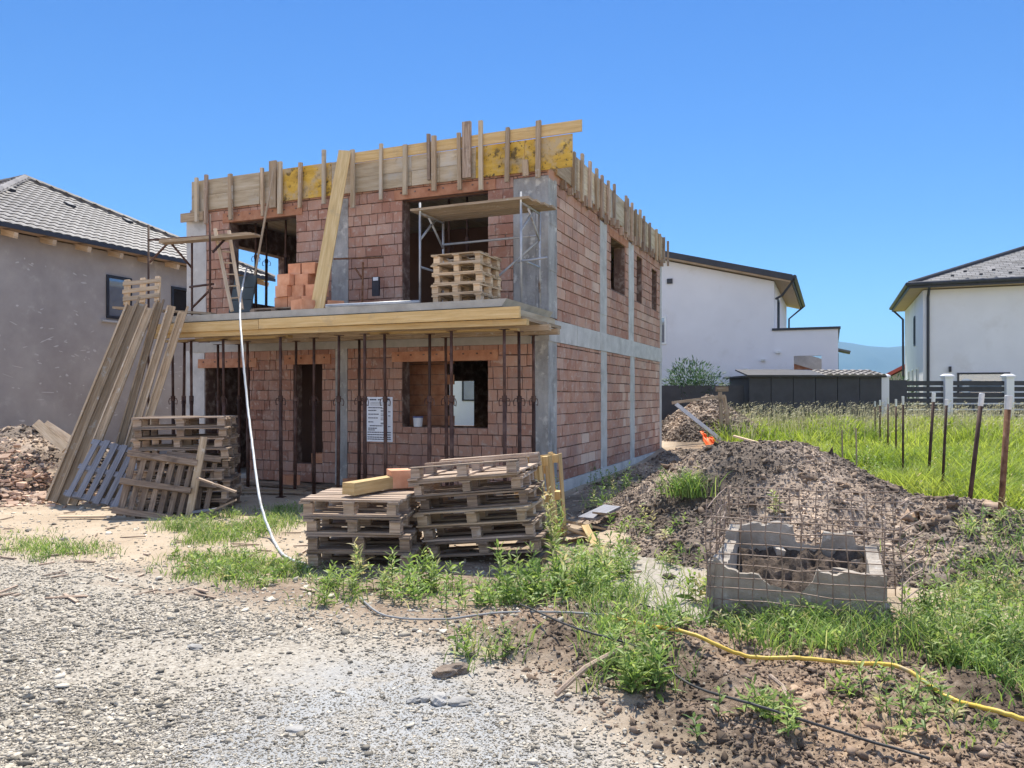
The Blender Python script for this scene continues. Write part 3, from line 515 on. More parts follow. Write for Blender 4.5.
def prop(parent_loc, h_scale, label, group, rz):
    r = thing('steel_prop', label, 'prop', parent_loc, (R(random.uniform(-.6, .6)), R(random.uniform(-.6, .6)), rz), group); r.scale = (1, 1, h_scale)
    for n_, me in PM: link(n_, me, r)
    return r
where = ['leftmost of the three props standing clear of the doorway', 'middle of the three props standing clear of the doorway', 'right one of the three props standing clear of the doorway',
 'rear prop in the left half of the wide doorway', 'front prop in the middle of the wide doorway', 'rear prop near the hanging white hose', 'prop just right of the white hose at the doorway edge',
 'prop with pale foot between the two doorways', 'prop at the left jamb of the narrow doorway', 'prop standing in the middle of the narrow doorway', 'prop just left of the concrete column beside the narrow doorway', 'rear prop between concrete column and notice board',
 'prop at the left edge of the notice board', 'dark prop crossing the notice board', 'prop near the left jamb of the lower window', 'rear one of the close pair in front of the lower window', 'front one of the close pair in front of the lower window',
 'pale topped prop right of the lower window', 'prop between the lower window and the corner column', 'prop nearest the corner column']
for (px, y), wl in zip(POS, where):
    x, _ = Fr(px, 400, y); p_ = H2W(x, y); p_.z = gzf(p_.x, p_.y); prop(p_, (2.655-p_.z)/2.615, 'rusty steel '+wl, 'steel props under the balcony slab', random.uniform(-.5, .5)-HA)
for (px, y, lb) in [(256, .6, 'dark prop inside the left balcony opening'), (266, 1.1, 'dark prop against the sky in the left balcony opening'), (285, .7, 'prop beside the right jamb of the left balcony opening'), (449, .9, 'dim prop inside the right balcony opening'), (468, .7, 'prop inside the right balcony opening, nearer its right jamb')]:
    x, _ = Fr(px, 270, y); prop(H2W(x, y, 3.05), (5.5-3.05)/2.615, 'rusty '+lb, 'steel props on the upper floor', 0)

# ------------------------------------------------------------------ notice board, opening contents
nx0, nzt = Fr(367, 397, -1.66); nx1, nzb = Fr(392.5, 442, -1.66)
nb = thing('notice_board', 'white printed site notice board tied to the props under the balcony', 'sign', H2W((nx0+nx1)/2, -1.66, nzb), (0, 0, -HA)); w, h = nx1-nx0, nzt-nzb
bx('board', M_signw, nb, (0, 0, h/2), (w, .012, h))
pr = MB()
def ink(x0, x1, y, t=.012, seg=.03):
    x = x0
    while x < x1: l = random.uniform(seg*.6, seg*1.6); pr.box((-w/2+(x+min(x+l, x1))/2*w, -.0075, h*(1-y)), (max(.004, (min(x+l, x1)-x)*w), .003, t), None, .5); x += l+seg*.18
ink(.12, .38, .06, .02, .05); ink(.44, .54, .06, .02, .05); ink(.64, .9, .06, .02, .06)
for y in (.12, .15, .18): ink(.14, .62, y, .004, .04)
for (a, b_, y) in [(.06, .6, .24), (.06, .38, .30), (.06, .48, .385), (.06, .44, .47), (.06, .26, .56), (.12, .62, .645), (.06, .4, .70), (.06, .32, .74), (.03, .95, .79), (.03, .95, .845), (.03, .95, .90), (.03, .95, .945)]: ink(a, b_, y, .014, .07)
for y in (.25, .30, .33, .38, .42, .47, .51, .58, .60): ink(.55, .72, y, .01, .04)
for y in (.33, .42, .66): ink(.84, .93, y, .012, .05)
pr.build('printed_lines', M_ink, nb)
p_ = H2W(*(lambda q: (q[0], .05))(Fr(418, 425, .05)), 1.12); bk = thing('paint_bucket', 'small blue and white bucket on the sill of the lower window', 'bucket', p_)
m = MB(); m.tube([(0, 0, 0), (0, 0, .17)], [.075, .09], 14); m.build('pail', M_signw, bk, smooth=False); m = MB(); m.tube([(0, 0, .16), (0, 0, .185)], .095, 14); m.build('lid', mk('blue_plastic', [(.3, (.10, .13, .3)), (.7, (.16, .2, .4))]), bk)

# ------------------------------------------------------------------ pallets
def pallet_parts(L, Wd, Hh, mat, nb=6, seed=1):
    random.seed(seed); out = []; bt = Hh*.125; bh = Hh*.615
    d = MB(); pitch = Wd/nb
    for k in range(nb):
        if random.random() < .10 and 0 < k < nb-1: continue
        d.box((random.uniform(-.01, .01), -Wd/2+pitch*(k+.5), Hh-bt/2), (L+random.uniform(-.015, .01), pitch*random.uniform(.62, .8), bt), Matrix.Rotation(random.uniform(-.02, .02), 3, 'Z') @ Matrix.Rotation(random.uniform(-.004, .004), 3, 'Y'), None, 0, .004)
    for x in (-1, 0, 1): d.box((x*(L/2-.06), 0, Hh-bt*1.5-.0015), (.11, Wd, bt), None, None, 0, .003)
    out.append(('deck', d.mesh('deck', mat)))
    for x in (-1, 0, 1):
        for y in (-1, 0, 1):
            b_ = MB(); b_.box((x*(L/2-.075)+random.uniform(-.015, .015), y*(Wd/2-.085), bt+bh/2+.001), (.085+random.uniform(-.01, .03), .105, bh), Matrix.Rotation(random.uniform(-.09, .09), 3, 'Z'), random.uniform(.4, 1), 0, .004); out.append(('block', b_.mesh('block', mat)))
    for y in (-1, 0, 1):
        b_ = MB(); b_.box((0, y*(Wd/2-.085), bt/2), (L-.02, .1, bt), Matrix.Rotation(random.uniform(-.01, .01), 3, 'Z'), None, 0, .004); out.append(('skid', b_.mesh('skid', mat)))
    return out
def stringer_parts(L, Wd, Hh, mat, nb=6, seed=1):   # slats nailed over three cross beams
    random.seed(seed); d = MB(); pitch = Wd/nb; out = []
    for k in range(nb): d.box((random.uniform(-.015, .015), -Wd/2+pitch*(k+.5), Hh-.012), (L+random.uniform(-.03, .02), pitch*random.uniform(.5, .68), .024), Matrix.Rotation(random.uniform(-.02, .02), 3, 'Z'), None, 0, .003)
    out.append(('deck', d.mesh('deck', mat)))
    for x in (-1, .02, 1):
        b_ = MB(); b_.box((x*(L/2-.06), 0, (Hh-.026)/2), (.085, Wd+.04, Hh-.026), None, None, 0, .004); out.append(('stringer', b_.mesh('stringer', mat)))
    return out
PK = {}
def pallet(kind, loc, rot, label, group=None, name='pallet'):
    key = kind
    if key not in PK: PK[key] = (stringer_parts if key[2] < .115 else pallet_parts)(*key)
    r = thing(name, label, 'pallet', loc, rot, group)
    for n_, me in PK[key]: link(n_, me, r)
    return r
def stack(base, kinds, yaw, jit, label_f, group, roll=0, lean=(0, 0), flip_top=False, dz0=0.0):
    z = 0; Rr = Matrix.Rotation(yaw, 3, 'Z') @ Matrix.Rotation(-roll, 3, 'Y')
    for i, k in enumerate(kinds):
        o = Vector((random.uniform(-jit, jit)+lean[0]*i, random.uniform(-jit, jit)+lean[1]*i, z)); rz = random.uniform(-.05, .05)
        Rl = Rr @ Matrix.Rotation(rz, 3, 'Z')
        if flip_top and i == len(kinds)-1: o.z += k[2]+.003; Rl = Rl @ Matrix.Rotation(math.pi, 3, 'X')
        pallet(k, Vector(base)+Rr @ o+Vector((0, 0, dz0)), Rl.to_euler(), label_f(i, len(kinds)), group); z += k[2]+.004
ORD = ['bottom', 'second', 'third', 'fourth', 'fifth', 'sixth', 'seventh', 'eighth', 'ninth', 'tenth']
def lf(what): return lambda i, n: (f'{what}, topmost of the stack' if i == n-1 else f'{what}, {ORD[i]} from the ground' if i else f'{what}, lowest of the stack')
seedc = [1]
def kd(L, Wd, H, mat, nb=6): seedc[0] += 1; return (L, Wd, H, mat, nb, seedc[0])
random.seed(3)
old = [kd(1.0, 1.0, .165, M_wold, 7), kd(.98, 1.0, .165, M_wold, 6), kd(1.02, 1.0, .165, M_wdark, 6), kd(1.05, 1.0, .165, M_wold, 6)]
g = W(364, 572, 7.4); zb = gzf(g.x, 7.9)
stack((W(372, 500, 7.9).x, 7.92, zb), [old[3], old[2], old[1], old[0]], R(-3), .015, lf('weathered pallet in the lower stack in front of the house'), 'pallets in the lower front stack', lean=(-.03, 0))
e8 = [kd(1.2, .9, .15, m_, n_) for m_, n_ in ((M_wdark, 5), (M_wold, 6), (M_wtan, 5), (M_wdark, 5), (M_wold, 5))]+[kd(1.17, 1.1, .15, M_wold, 6)]
random.seed(5)
stack((-.22, 8.05, gzf(-.2, 8)+.095), e8, R(-13), .05, lf('weathered pallet in the taller stack before the house'), 'pallets in the taller front stack', roll=R(5.5), lean=(-.022, .03), flip_top=True)
m = MB(); m.beam((.24, 7.55, gzf(.24, 7.5)+.05), (.45, 8.4, gzf(.4, 8.3)+.05), .1, .1); solo(m, 'bearer_timber', M_wdark, (.3, 7.9, 0), 'dark timber wedged under the right end of the taller front stack', 'timber')
# timber and block lying on the lower stack
m = MB(); m.beam((-1.62, 7.62, zb+.755), (-1.12, 8.55, zb+.765), .15, .12, jit=.004); solo(m, 'timber_beam', M_wnew, (-1.6, 7.6, zb+.69), 'short squared yellow timber lying across the lower front pallet stack', 'timber')
def block_mesh(mat=M_orange, s=(.265, .30, .19)):
    m = MB(); m.box((0, 0, s[2]/2), s, None, .5, 0, .004)
    return m.mesh('clay_block', [mat, M_core])
M_blk = mk('fresh_clay_block', [(.3, (.50, .22, .12)), (.5, (.62, .30, .175)), (.7, (.70, .39, .25))], 'Object', 5, None, 0, .14, .9, .3)
BLK = block_mesh(M_blk)
tag(link('clay_block', BLK, None, (-1.18, 8.25+.05, zb+.695+.0), (0, 0, R(-70))), 'orange hollow clay block at the end of the yellow timber', 'block')
# upright new pallet at the right of the stack
def lean_up(k, pb, width_dir, up_dir, label):      # a pallet standing on its short side
    x = Vector(up_dir).normalized(); y = Vector(width_dir); y = (y-x*y.dot(x)).normalized(); Rm = Matrix((x, y, x.cross(y))).transposed(); c_ = Vector(pb)+x*k[0]/2
    return pallet(k, c_, Rm.to_euler(), label)
nw = kd(1.0, .8, .14, M_wnew, 5); q_ = W(556, 500, 8.9); q_.z = gzf(q_.x, q_.y)
lean_up(nw, q_, (.42, .9, 0), (-.06, .03, 1), 'new yellow pallet standing on end behind the taller front stack')
nw2 = kd(.85, .7, .13, M_wnew, 5); q_ = W(543, 500, 9.2); q_.z = gzf(q_.x, q_.y)
lean_up(nw2, q_, (.55, .83, 0), (-.10, .02, 1), 'shorter new yellow pallet standing on end, left of the taller one')
# left stack
random.seed(8)
lk = [kd(1.3, .95, .148, m_, n_) for m_, n_ in ((M_wdark, 5), (M_wold, 5), (M_wdark, 6), (M_wold, 6), (M_wdark, 6), (M_wold, 6), (M_wold, 5), (M_wdark, 6), (M_wold, 7))]
lb_ = W(190, 500, 11.5); stack((lb_.x, 11.55, gzf(lb_.x, 11.5)), lk, R(8), .05, lf('grey brown pallet in the leaning left hand stack'), 'pallets in the left stack', roll=R(.5), lean=(-.012, .01))
def lean_frame(p0, p1, q0):        # p0,p1: bottom edge ends; q0: the point above p0
    x = (Vector(p1)-Vector(p0)).normalized(); y = Vector(q0)-Vector(p0); y = (y-x*y.dot(x)).normalized(); return Matrix((x, y, x.cross(y))).transposed()
def lean_pallet(k, p0, p1, q0, label, flip=False):
    Rm = lean_frame(p0, p1, q0); L, Wd = k[0], k[1]; c_ = Vector(p0)+Rm @ Vector((L/2, Wd/2, 0))
    if flip: Rm = Rm @ Matrix.Rotation(math.pi, 3, 'X')
    return pallet(k, c_, Rm.to_euler(), label)
gA, gB = G(116, 516), G(168, 522); kk = kd(.92, .88, .10, M_wdark, 7)
gM = G(147, 519); lean_up(kk, gM, (1, .28, .0), (.10, .30, .9), 'dark slatted pallet leaning at the foot of the left stack, slats upright')
gM2 = G(180, 516)+Vector((0, .12, 0)); lean_up(kd(.9, .7, .10, M_wdark, 5), gM2, (1, .3, 0), (.05, .28, .9), 'second dark pallet leaning half hidden behind the slatted one')
m = MB(); a = G(192, 515)+Vector((0, -.1, 0)); m.beam(a, W(204, 437, 10.95), .10, .03, up=(0, 1, .2), jit=.003); solo(m, 'plank', M_wtan, a, 'narrow tan plank leaning upright on the left pallet stack', 'plank')
for (p0, p1, w_, lb, mt) in [((197, 478), (236, 492), .08, 'thin dark board slanting down beside the narrow upright plank', M_wold), ((205, 514), (236, 500), .09, 'loose grey board on the ground at the foot of the left stack', M_wold), ((193, 512), (222, 508), .08, 'short grey offcut on the ground beside the left stack', M_wgrey)]:
    a = W(*p0, 10.7); b_ = W(*p1, 10.75); m = MB(); m.beam(a, b_, w_, .025, jit=.003); solo(m, 'board', mt, a, lb, 'board')
# long boards leaning on the slab corner
def lboard(b0, Db, t0, Dt, w_, th, mat, label, group='long boards leaning on the balcony slab'):
    a = W(*b0, Db); t_ = W(*t0, Dt); m = MB(); ax = (t_-a).normalized(); face = Vector((.35, -1, .25)); side = face.cross(ax).normalized()
    m.beam(a, t_, th, w_, up=side, jit=.006)
    for s in (-1, 1): e_ = random.uniform(-.05, .12); m.beam(a+side*s*w_*.40+face.normalized()*th*1.2, t_+ax*e_+side*s*w_*.40+face.normalized()*th*1.2, th*1.5, w_*.2, up=side, jit=.004)
    return solo(m, 'long_board', mat, a, label, 'board', group)
random.seed(4)
BD = [((51, 501), 12.0, (131, 306), 13.15, .16, 'outermost tan channelled board on the left of the leaning bundle'), ((61, 504), 11.9, (142, 304), 13.1, .17, 'second tan channelled board from the left of the leaning bundle'),
 ((72, 505), 11.8, (150, 308), 13.05, .14, 'tan board right of centre in the left leaning bundle, in front'),
 ((104, 500), 12.3, (160, 303), 13.2, .12, 'single board standing between the two leaning bundles'), ((113, 498), 12.4, (172, 306), 13.1, .13, 'left board of the right leaning pair'),
 ((124, 496), 12.5, (183, 312), 13.0, .13, 'rightmost board of the leaning group, touching the slab edge')]
for (b0, Db, t0, Dt, w_, lb) in BD:
    lboard(b0, Db, t0, Dt, w_, .028, M_wtan, lb)
bl = kd(1.0, .85, .10, M_wgrey, 6); a = W(62, 504, 11.75); lean_up(bl, W(93, 504, 11.6), (-1, -.15, 0), W(122, 448, 12.1)-W(93, 504, 11.6), 'blue grey slatted pallet leaning at the foot of the long boards')
sm = kd(.66, .44, .09, M_wpal, 3); lean_pallet(sm, W(124, 305, 13.5), W(160, 301, 13.5), W(126, 285, 13.62), 'small pale pallet standing above the tops of the leaning boards')
m = MB(); a = W(36, 423, 13.6); b_ = W(66, 449, 12.9); m.beam(a, b_, .16, .03, up=(0, -1, .5)); m.beam(a+Vector((.1, .1, -.02)), b_+Vector((.2, .1, .02)), .14, .03, up=(0, -1, .5)); solo(m, 'plank', M_wpal, b_, 'pale plank tilting out of the rubble left of the leaning boards', 'plank')

# ------------------------------------------------------------------ on the balcony
def hp(px, py, c): x, z = Fr(px, py, c); return H2W(x, c, z)
def tubes(name, segs, r, mat, label, cat, base, group=None):
    t_ = thing(name, label, cat, base, (0, 0, 0), group)
    for n_, a, b_ in segs: m = MB(); m.tube([a, b_], r, 8); m.build(n_, mat, t_, (0, 0, 0), base, True)
    return t_
base = hp(440, 300, -.9); base.z = 3.07
def onz(px, c, z): x, _ = Fr(px, 300, c); return H2W(x, c, z)
c1, c2 = -1.25, -.45
sg = []
pA, pB = Fr(420, 300, c1)[0], Fr(521, 300, c1)[0]
for x in (pA, pB):
    sg += [('standard', H2W(x, c1, 3.07), H2W(x, c1, 4.78)), ('standard', H2W(x, c2, 3.07), H2W(x, c2, 4.70)), ('ledger', H2W(x, c1, 4.62), H2W(x, c2, 4.62)), ('ledger', H2W(x, c1, 3.75), H2W(x, c2, 3.75)), ('brace', H2W(x, c1, 4.18), H2W(x, (c1+c2)/2+.1, 4.60)), ('brace', H2W(x, c2, 4.18), H2W(x, (c1+c2)/2-.1, 4.60))]
sg += [('guard_rail', H2W(pA, c2, 4.25), H2W(pB, c2, 4.27)), ('brace', H2W(pA+.3, c2, 3.1), H2W(pB, c2, 4.2)), ('guard_rail', H2W(pB-.05, c1, 3.72), H2W(pB+.42, c1, 3.75))]
st = tubes('trestle_scaffold', sg, .019, M_galv, 'galvanised trestle scaffold with plank deck before the right balcony opening', 'scaffold', base)
for k, y in enumerate((-1.2, -.98, -.76, -.54)):
    m = MB(); m.beam(H2W(pA-.15, y, 4.665), H2W(pB+.14+.05*k, y, 4.675), .2, .035, jit=.003); m.build('deck_plank', M_wtan, st, (0, 0, 0), base)
pl5 = [kd(.84, .8, .15, M_wpal, 5) for _ in range(5)]
random.seed(12); q = H2W(Fr(467, 300, -1.35)[0], -1.35, 3.07)
stack(q, pl5, -HA+R(0), .02, lf('pale clean pallet on the balcony'), 'pallets on the balcony')
# left scaffold
base = onz(180, -.9, 3.07); sg = []
xs = [(148, -.9), (192, -1.1), (209, -1.5)]
sg = [('standard', W(148.5, 400, 14.9).xy.to_3d()+Vector((0, 0, 0)), W(148.5, 225, 14.9)), ('standard', onz(192, -1.0, 3.07), hp(192, 236, -1.0)), ('standard', onz(210, -1.6, 3.07), hp(210, 214, -1.6)),
      ('ledger', W(148, 240, 14.9), hp(215, 236, -1.0)), ('brace', W(150, 262, 14.9), W(168, 243, 14.5)), ('ledger', hp(190, 287, -1.0), hp(213, 284, -1.6)), ('brace', hp(192, 308, -1.0), hp(212, 288, -1.6)), ('brace', W(170, 242, 14.6), hp(192, 268, -1.0)), ('brace', hp(213, 252, -1.6), hp(228, 236, -1.0))]
st2 = tubes('scaffold', sg, .021, M_steel, 'thin rusty scaffold with plank platform at the left end of the balcony', 'scaffold', base)
for k in range(3):
    m = MB(); m.beam(W(163, 243-k, 14.3+k*.25), hp(258-k*4, 235-k*.5, -1.2+k*.3), .22, .035, jit=.003); m.build('deck_plank', M_wtan, st2, (0, 0, 0), base)
m = MB(); m.beam(onz(214, -1.75, 3.095), W(116, 308, 13.62), .2, .04); m.build('deck_plank', M_wtan, st2, (0, 0, 0), base)
# ladder and dark panel on the balcony
lb0, lb1, lt0, lt1 = hp(232, 311, -1.75), hp(242, 309, -1.55), hp(215, 229, -1.05), hp(229, 231, -.95)
ld = thing('ladder', 'narrow timber ladder leaning against the left scaffold platform', 'ladder', lb0)
for a, b_ in ((lb0, lt0), (lb1, lt1)): m = MB(); m.beam(a, b_, .035, .06, up=(1, 0, 0)); m.build('rail', M_wpal, ld, (0, 0, 0), lb0)
for k in range(1, 7): m = MB(); f_ = k/7; m.tube([lb0.lerp(lt0, f_), lb1.lerp(lt1, f_)], .014, 6); m.build('rung', M_wpal, ld, (0, 0, 0), lb0)
m = MB(); a = hp(245, 313, -1.2); Rm = Matrix.Rotation(-HA, 3, 'Z') @ Matrix.Rotation(R(-14), 3, 'X')
for k in range(2):
    for j in range(3): m.box(a+Rm @ Vector((-.25+.25*k, 0, .13+j*.235)), (.24, .03, .225), Rm, .4)
solo(m, 'shutter_panel', mk('dark_plastic', [(.3, (.06, .075, .08)), (.7, (.10, .12, .125))], rough=.5), a, 'dark grey ribbed panel propped behind the timber ladder', 'panel')
# blocks stacked on the balcony
bp = kd(1.0, .7, .11, M_wdark, 5); pallet(bp, H2W(Fr(285, 300, -1.3)[0], -1.25, 3.07), (0, 0, -HA), 'thin dark pallet under the orange blocks on the balcony')
random.seed(6)
def blk(px, py, c, rz, label): x, z = Fr(px, py, c); tag(link('clay_block', BLK, None, H2W(x, c, z), (0, 0, -HA+R(rz))), label, 'block', 'orange clay blocks on the balcony')
zs0 = 3.185; x0 = Fr(288, 300, -1.35)[0]
rows = [(0, [0, .285, .57]), (1, [.06, .345, .63]), (2, [.10, .385]), (3, [.22, .505])]
nm = ['bottom', 'second', 'third', 'top']; cn = ['left', 'second', 'third', 'right hand']
for r_, xs_ in rows:
    for k, dx in enumerate(xs_):
        if r_ < 3 and k == 0 and r_ > 0: c_ = -1.30
        else: c_ = -1.25+.03*r_
        pos = 'right hand' if k == len(xs_)-1 else cn[k]
        tag(link('clay_block', BLK, None, H2W(x0+dx-.12, c_, zs0+r_*.193), (0, 0, -HA+R(random.uniform(-5, 5)))), f'orange hollow block in the {nm[r_]} row of the balcony pile, {pos} one', 'block', 'orange clay blocks on the balcony')
for k, (px, c_, lb) in enumerate([(335, -1.35, 'dull red block at the foot of the leaning wide plank'), (303, -1.7, 'lone red block lying before the balcony block pile')]):
    tag(link('clay_block', BLK, None, H2W(Fr(px, 300, c_)[0], c_, 3.065), (0, 0, R(20+k*30))), lb, 'block')
m = MB(); a = onz(317, -1.62, 3.09); b_ = hp(345, 151, -.17); m.beam(a, b_, .035, .225, up=(1, 0, -.1), tint=.75); solo(m, 'wide_plank', M_wnew, a, 'wide yellow plank leaning from the balcony up to the roof formwork', 'plank')
for k, (p0, p1, r_, lb) in enumerate([((328, 297), (412, 297), .026, 'upper grey tube lying on the balcony floor'), ((326, 300), (420, 300.5), .03, 'lower grey tube lying on the balcony floor')]):
    a = onz(p0[0], -1.62-.2*k, 3.15-.03*k); b_ = onz(p1[0], -1.5-.25*k, 3.15-.03*k); m = MB(); m.tube([a, b_], r_, 8); solo(m, 'steel_tube', M_galv, a, lb, 'tube', None, True)
tr = thing('tube_stand', 'thin rusty stand with a cross bar against the upper column', 'stand', onz(362, -.4, 3.07))
bo = onz(362, -.4, 3.07)
for n_, a, b_ in (('post', bo, hp(363, 262, -.4)), ('cross_bar', hp(334, 259, -.4), hp(383, 257.5, -.4)), ('brace', hp(355, 268, -.4), hp(363, 280, -.4))): m = MB(); m.tube([a, b_], .018, 7); m.build(n_, M_rust, tr, (0, 0, 0), bo)
m = MB(); a = hp(376, 296, -.35); m.box(a+Vector((0, 0, .17)), (.14, .05, .34), Matrix.Rotation(-HA, 3, 'Z')); m.box(a+Vector((0, -.03, .30)), (.10, .02, .06), Matrix.Rotation(-HA, 3, 'Z'), .5, 1); solo(m, 'electric_box', [M_dark, M_signw], a, 'small dark electric box standing against the upper wall', 'box')

# ------------------------------------------------------------------ hoses and cables
def smooth_path(pts, n=10):
    out = []
    for i in range(len(pts)-1):
        p0, p1, p2, p3 = pts[max(i-1, 0)], pts[i], pts[i+1], pts[min(i+2, len(pts)-1)]
        for k in range(n):
            t = k/n; out.append(.5*((2*p1)+(p2-p0)*t+(2*p0-5*p1+4*p2-p3)*t*t+(3*p1-p0-3*p2+p3)*t**3))
    out.append(pts[-1]); return out
def hose(pts, r, mat, name, label, cat): q_ = smooth_path(pts); q_ = [p_+Vector((random.gauss(0, r*.1), random.gauss(0, r*.1), random.gauss(0, r*.1))) for p_ in q_]; m = MB(); m.tube(q_, r, 8); return solo(m, name, mat, pts[-1], label, cat, None, True)
def gp(px, py, dz): p_ = G(px, py); p_.z += dz; return p_
m = MB(); a = onz(247, -1.1, 3.07); m.tube([a, hp(274, 168, -.2)], .022, 6); solo(m, 'thin_pole', M_wtan, a, 'thin timber pole leaning from the balcony to the roof edge on the left', 'pole')
hose([hp(252, 272, .1), hp(247, 268, -.6), hp(242, 290, -1.6), hp(240, 310, -2.06), W(242, 345, 11.9), W(247, 400, 11.3), W(253, 450, 10.5), W(260, 500, 9.6), gp(272, 540, .04), gp(285, 558, .02), gp(305, 566, .02)], .016, M_hosew, 'white_hose', 'white hose hanging from the left balcony opening down to the ground', 'hose')
hose([gp(605, 622, .05), gp(640, 632, .06), gp(690, 652, .05), gp(745, 664, .05), gp(800, 667, .05), gp(850, 668, .05), gp(900, 680, .05), gp(950, 700, .04), gp(1000, 722, .05), gp(1060, 740, .04)], .0125, M_hosey, 'yellow_hose', 'yellow hose snaking over the soil in the right foreground', 'hose')
hose([gp(360, 600, .02), gp(385, 618, .02), gp(440, 622, .02), gp(500, 618, .03), gp(560, 620, .04), gp(605, 622, .05)], .008, M_hoseg, 'grey_hose', 'dark hose running along the weeds to the yellow hose', 'hose')
hose([gp(520, 612, .06), gp(575, 648, .08), gp(640, 665, .10), gp(690, 700, .09), gp(760, 728, .07), gp(850, 748, .06), gp(930, 770, .05)], .007, M_cable, 'black_cable', 'thin black cable crossing the dark soil in the foreground', 'cable')
hose([gp(520, 528+60, .03), gp(600, 600, .05), gp(650, 612, .04)], .007, M_cable, 'black_cable', 'short black cable among weeds left of the concrete pit', 'cable')
m = MB(); m.tube([gp(556, 700, .03), gp(585, 686, .08), gp(622, 668, .12)], .016, 7); solo(m, 'stick', M_wold, gp(556, 700, 0), 'grey stick lying on the dark soil bank', 'stick')
m = MB(); m.tube([gp(770, 690, .08), gp(783, 700, .05), gp(790, 712, .05)], .012, 7); solo(m, 'stick', M_wold, gp(770, 690, 0), 'short dark twig on the soil below the yellow hose', 'stick')

# ------------------------------------------------------------------ rocks, clods, gravel
_ph = (1+5**.5)/2
ICO = np.array([(-1, _ph, 0), (1, _ph, 0), (-1, -_ph, 0), (1, -_ph, 0), (0, -1, _ph), (0, 1, _ph), (0, -1, -_ph), (0, 1, -_ph), (_ph, 0, -1), (_ph, 0, 1), (-_ph, 0, -1), (-_ph, 0, 1)])/1.902
ICF = np.array([(0, 11, 5), (0, 5, 1), (0, 1, 7), (0, 7, 10), (0, 10, 11), (1, 5, 9), (5, 11, 4), (11, 10, 2), (10, 7, 6), (7, 1, 8), (3, 9, 4), (3, 4, 2), (3, 2, 6), (3, 6, 8), (3, 8, 9), (4, 9, 5), (2, 4, 11), (6, 2, 10), (8, 6, 7), (9, 8, 1)])
def scatter_rocks(name, P, size, mat, flat=.6, tint=None, rough=.35, kind=True):
    n = len(P); a = rng.random(n)*6.283; ca, sa = np.cos(a), np.sin(a)
    V = ICO[None]*(1+rough*(rng.random((n, 12, 1))-.5)*1.4)+rng.normal(0, .22*rough/.35, (n, 12, 3))
    V = V*np.stack([rng.uniform(.7, 1.35, n), rng.uniform(.6, 1.1, n), rng.uniform(.7, 1.2, n)*flat], -1)[:, None]*size[:, None, None]
    X = V[..., 0]*ca[:, None]-V[..., 1]*sa[:, None]; Y = V[..., 0]*sa[:, None]+V[..., 1]*ca[:, None]; Z = V[..., 2]
    V = np.stack([X+P[:, 0, None], Y+P[:, 1, None], Z+P[:, 2, None]], -1).reshape(-1, 3)
    Fq = (ICF[None]+(np.arange(n)*12)[:, None, None]).reshape(-1, 3)
    t = np.repeat(rng.random(n) if tint is None else tint, 20)
    return npmesh(name, V, Fq, 3, t, mat)
def pix_points(n, x0, x1, y0, y1, zf=None):
    # scatter denser near the viewer: uniform in picture rows
    px = rng.uniform(x0, x1, n); py = rng.uniform(y0, y1, n); D = CH*F/(py-HY); X = (px-CX)/F*D; return X, D
def far_fade(D): return D
X, Y = pix_points(135000, -60, 760, 535, 800); gw = soft(X+.2*fbm(X, Y, 2, 3), Y+.2*fbm(X+50, Y, 2, 3), P_GRAVEL, .5); dw = soft(X, Y, P_DUST, .5)
keep = rng.random(len(X)) < (gw*(1-.3*dw)*.95+.012)*np.clip(2.3*vnoise(X, Y, .9)-.42+.5*vnoise(X, Y, 4), .06, 1); X, Y, dw = X[keep], Y[keep], dw[keep]
sz = (rng.lognormal(math.log(.0060), .5, len(X))*(1-.5*dw)).clip(.003, .03)
o = scatter_rocks('gravel', np.stack([X, Y, gz(X, Y)+sz*.25], -1), sz, M_stone, .55, np.clip(rng.beta(1.6, 1.6, len(X))-.05*dw, 0, 1), .5); tag(o, 'loose pale gravel spread over the driveway', 'gravel', None, 'stuff')
X, Y = pix_points(700, -60, 620, 560, 790); gw = soft(X, Y, P_GRAVEL, .3); k = rng.random(len(X)) < gw*.55; X, Y = X[k], Y[k]; sz = rng.lognormal(math.log(.015), .3, len(X)).clip(.01, .032)
o = scatter_rocks('gravel', np.stack([X, Y, gz(X, Y)+sz*.1], -1), sz, M_stone, .5, None, .5); tag(o, 'coarser flat stones among the driveway gravel', 'gravel', None, 'stuff')
X, Y = pix_points(52000, 420, 1080, 590, 800); sw = soft(X, Y, P_SOIL, .35); keep = rng.random(len(X)) < sw*.75*(.3+vnoise(X, Y, 1.5)); X, Y = X[keep], Y[keep]
sz = rng.lognormal(math.log(.0055), .6, len(X)).clip(.003, .03)
M_clodb = mk('dark_soil_clod', [(.25, (.105, .073, .052)), (.5, (.20, .145, .106)), (.75, (.32, .248, .19))], 'Object', 5, None, .5, 0, .97, .6, off=False); damp(M_clodb, .55, (1.35, 1.28, 1.18))
o = scatter_rocks('soil_clods', np.stack([X, Y, gz(X, Y)+sz*.1], -1), sz, M_clodb, .75, None, .6); tag(o, 'crumbly brown soil clods on the foreground bank', 'soil', None, 'stuff')
X, Y = pix_points(9000, -20, 640, 480, 640); sz = rng.lognormal(math.log(.008), .6, len(X)).clip(.003, .04)
o = scatter_rocks('pebbles', np.stack([X, Y, gz(X, Y)+sz*.1], -1), sz, M_stone, .6, None, .5); tag(o, 'small pebbles scattered over the bare dirt yard', 'pebbles', None, 'stuff')
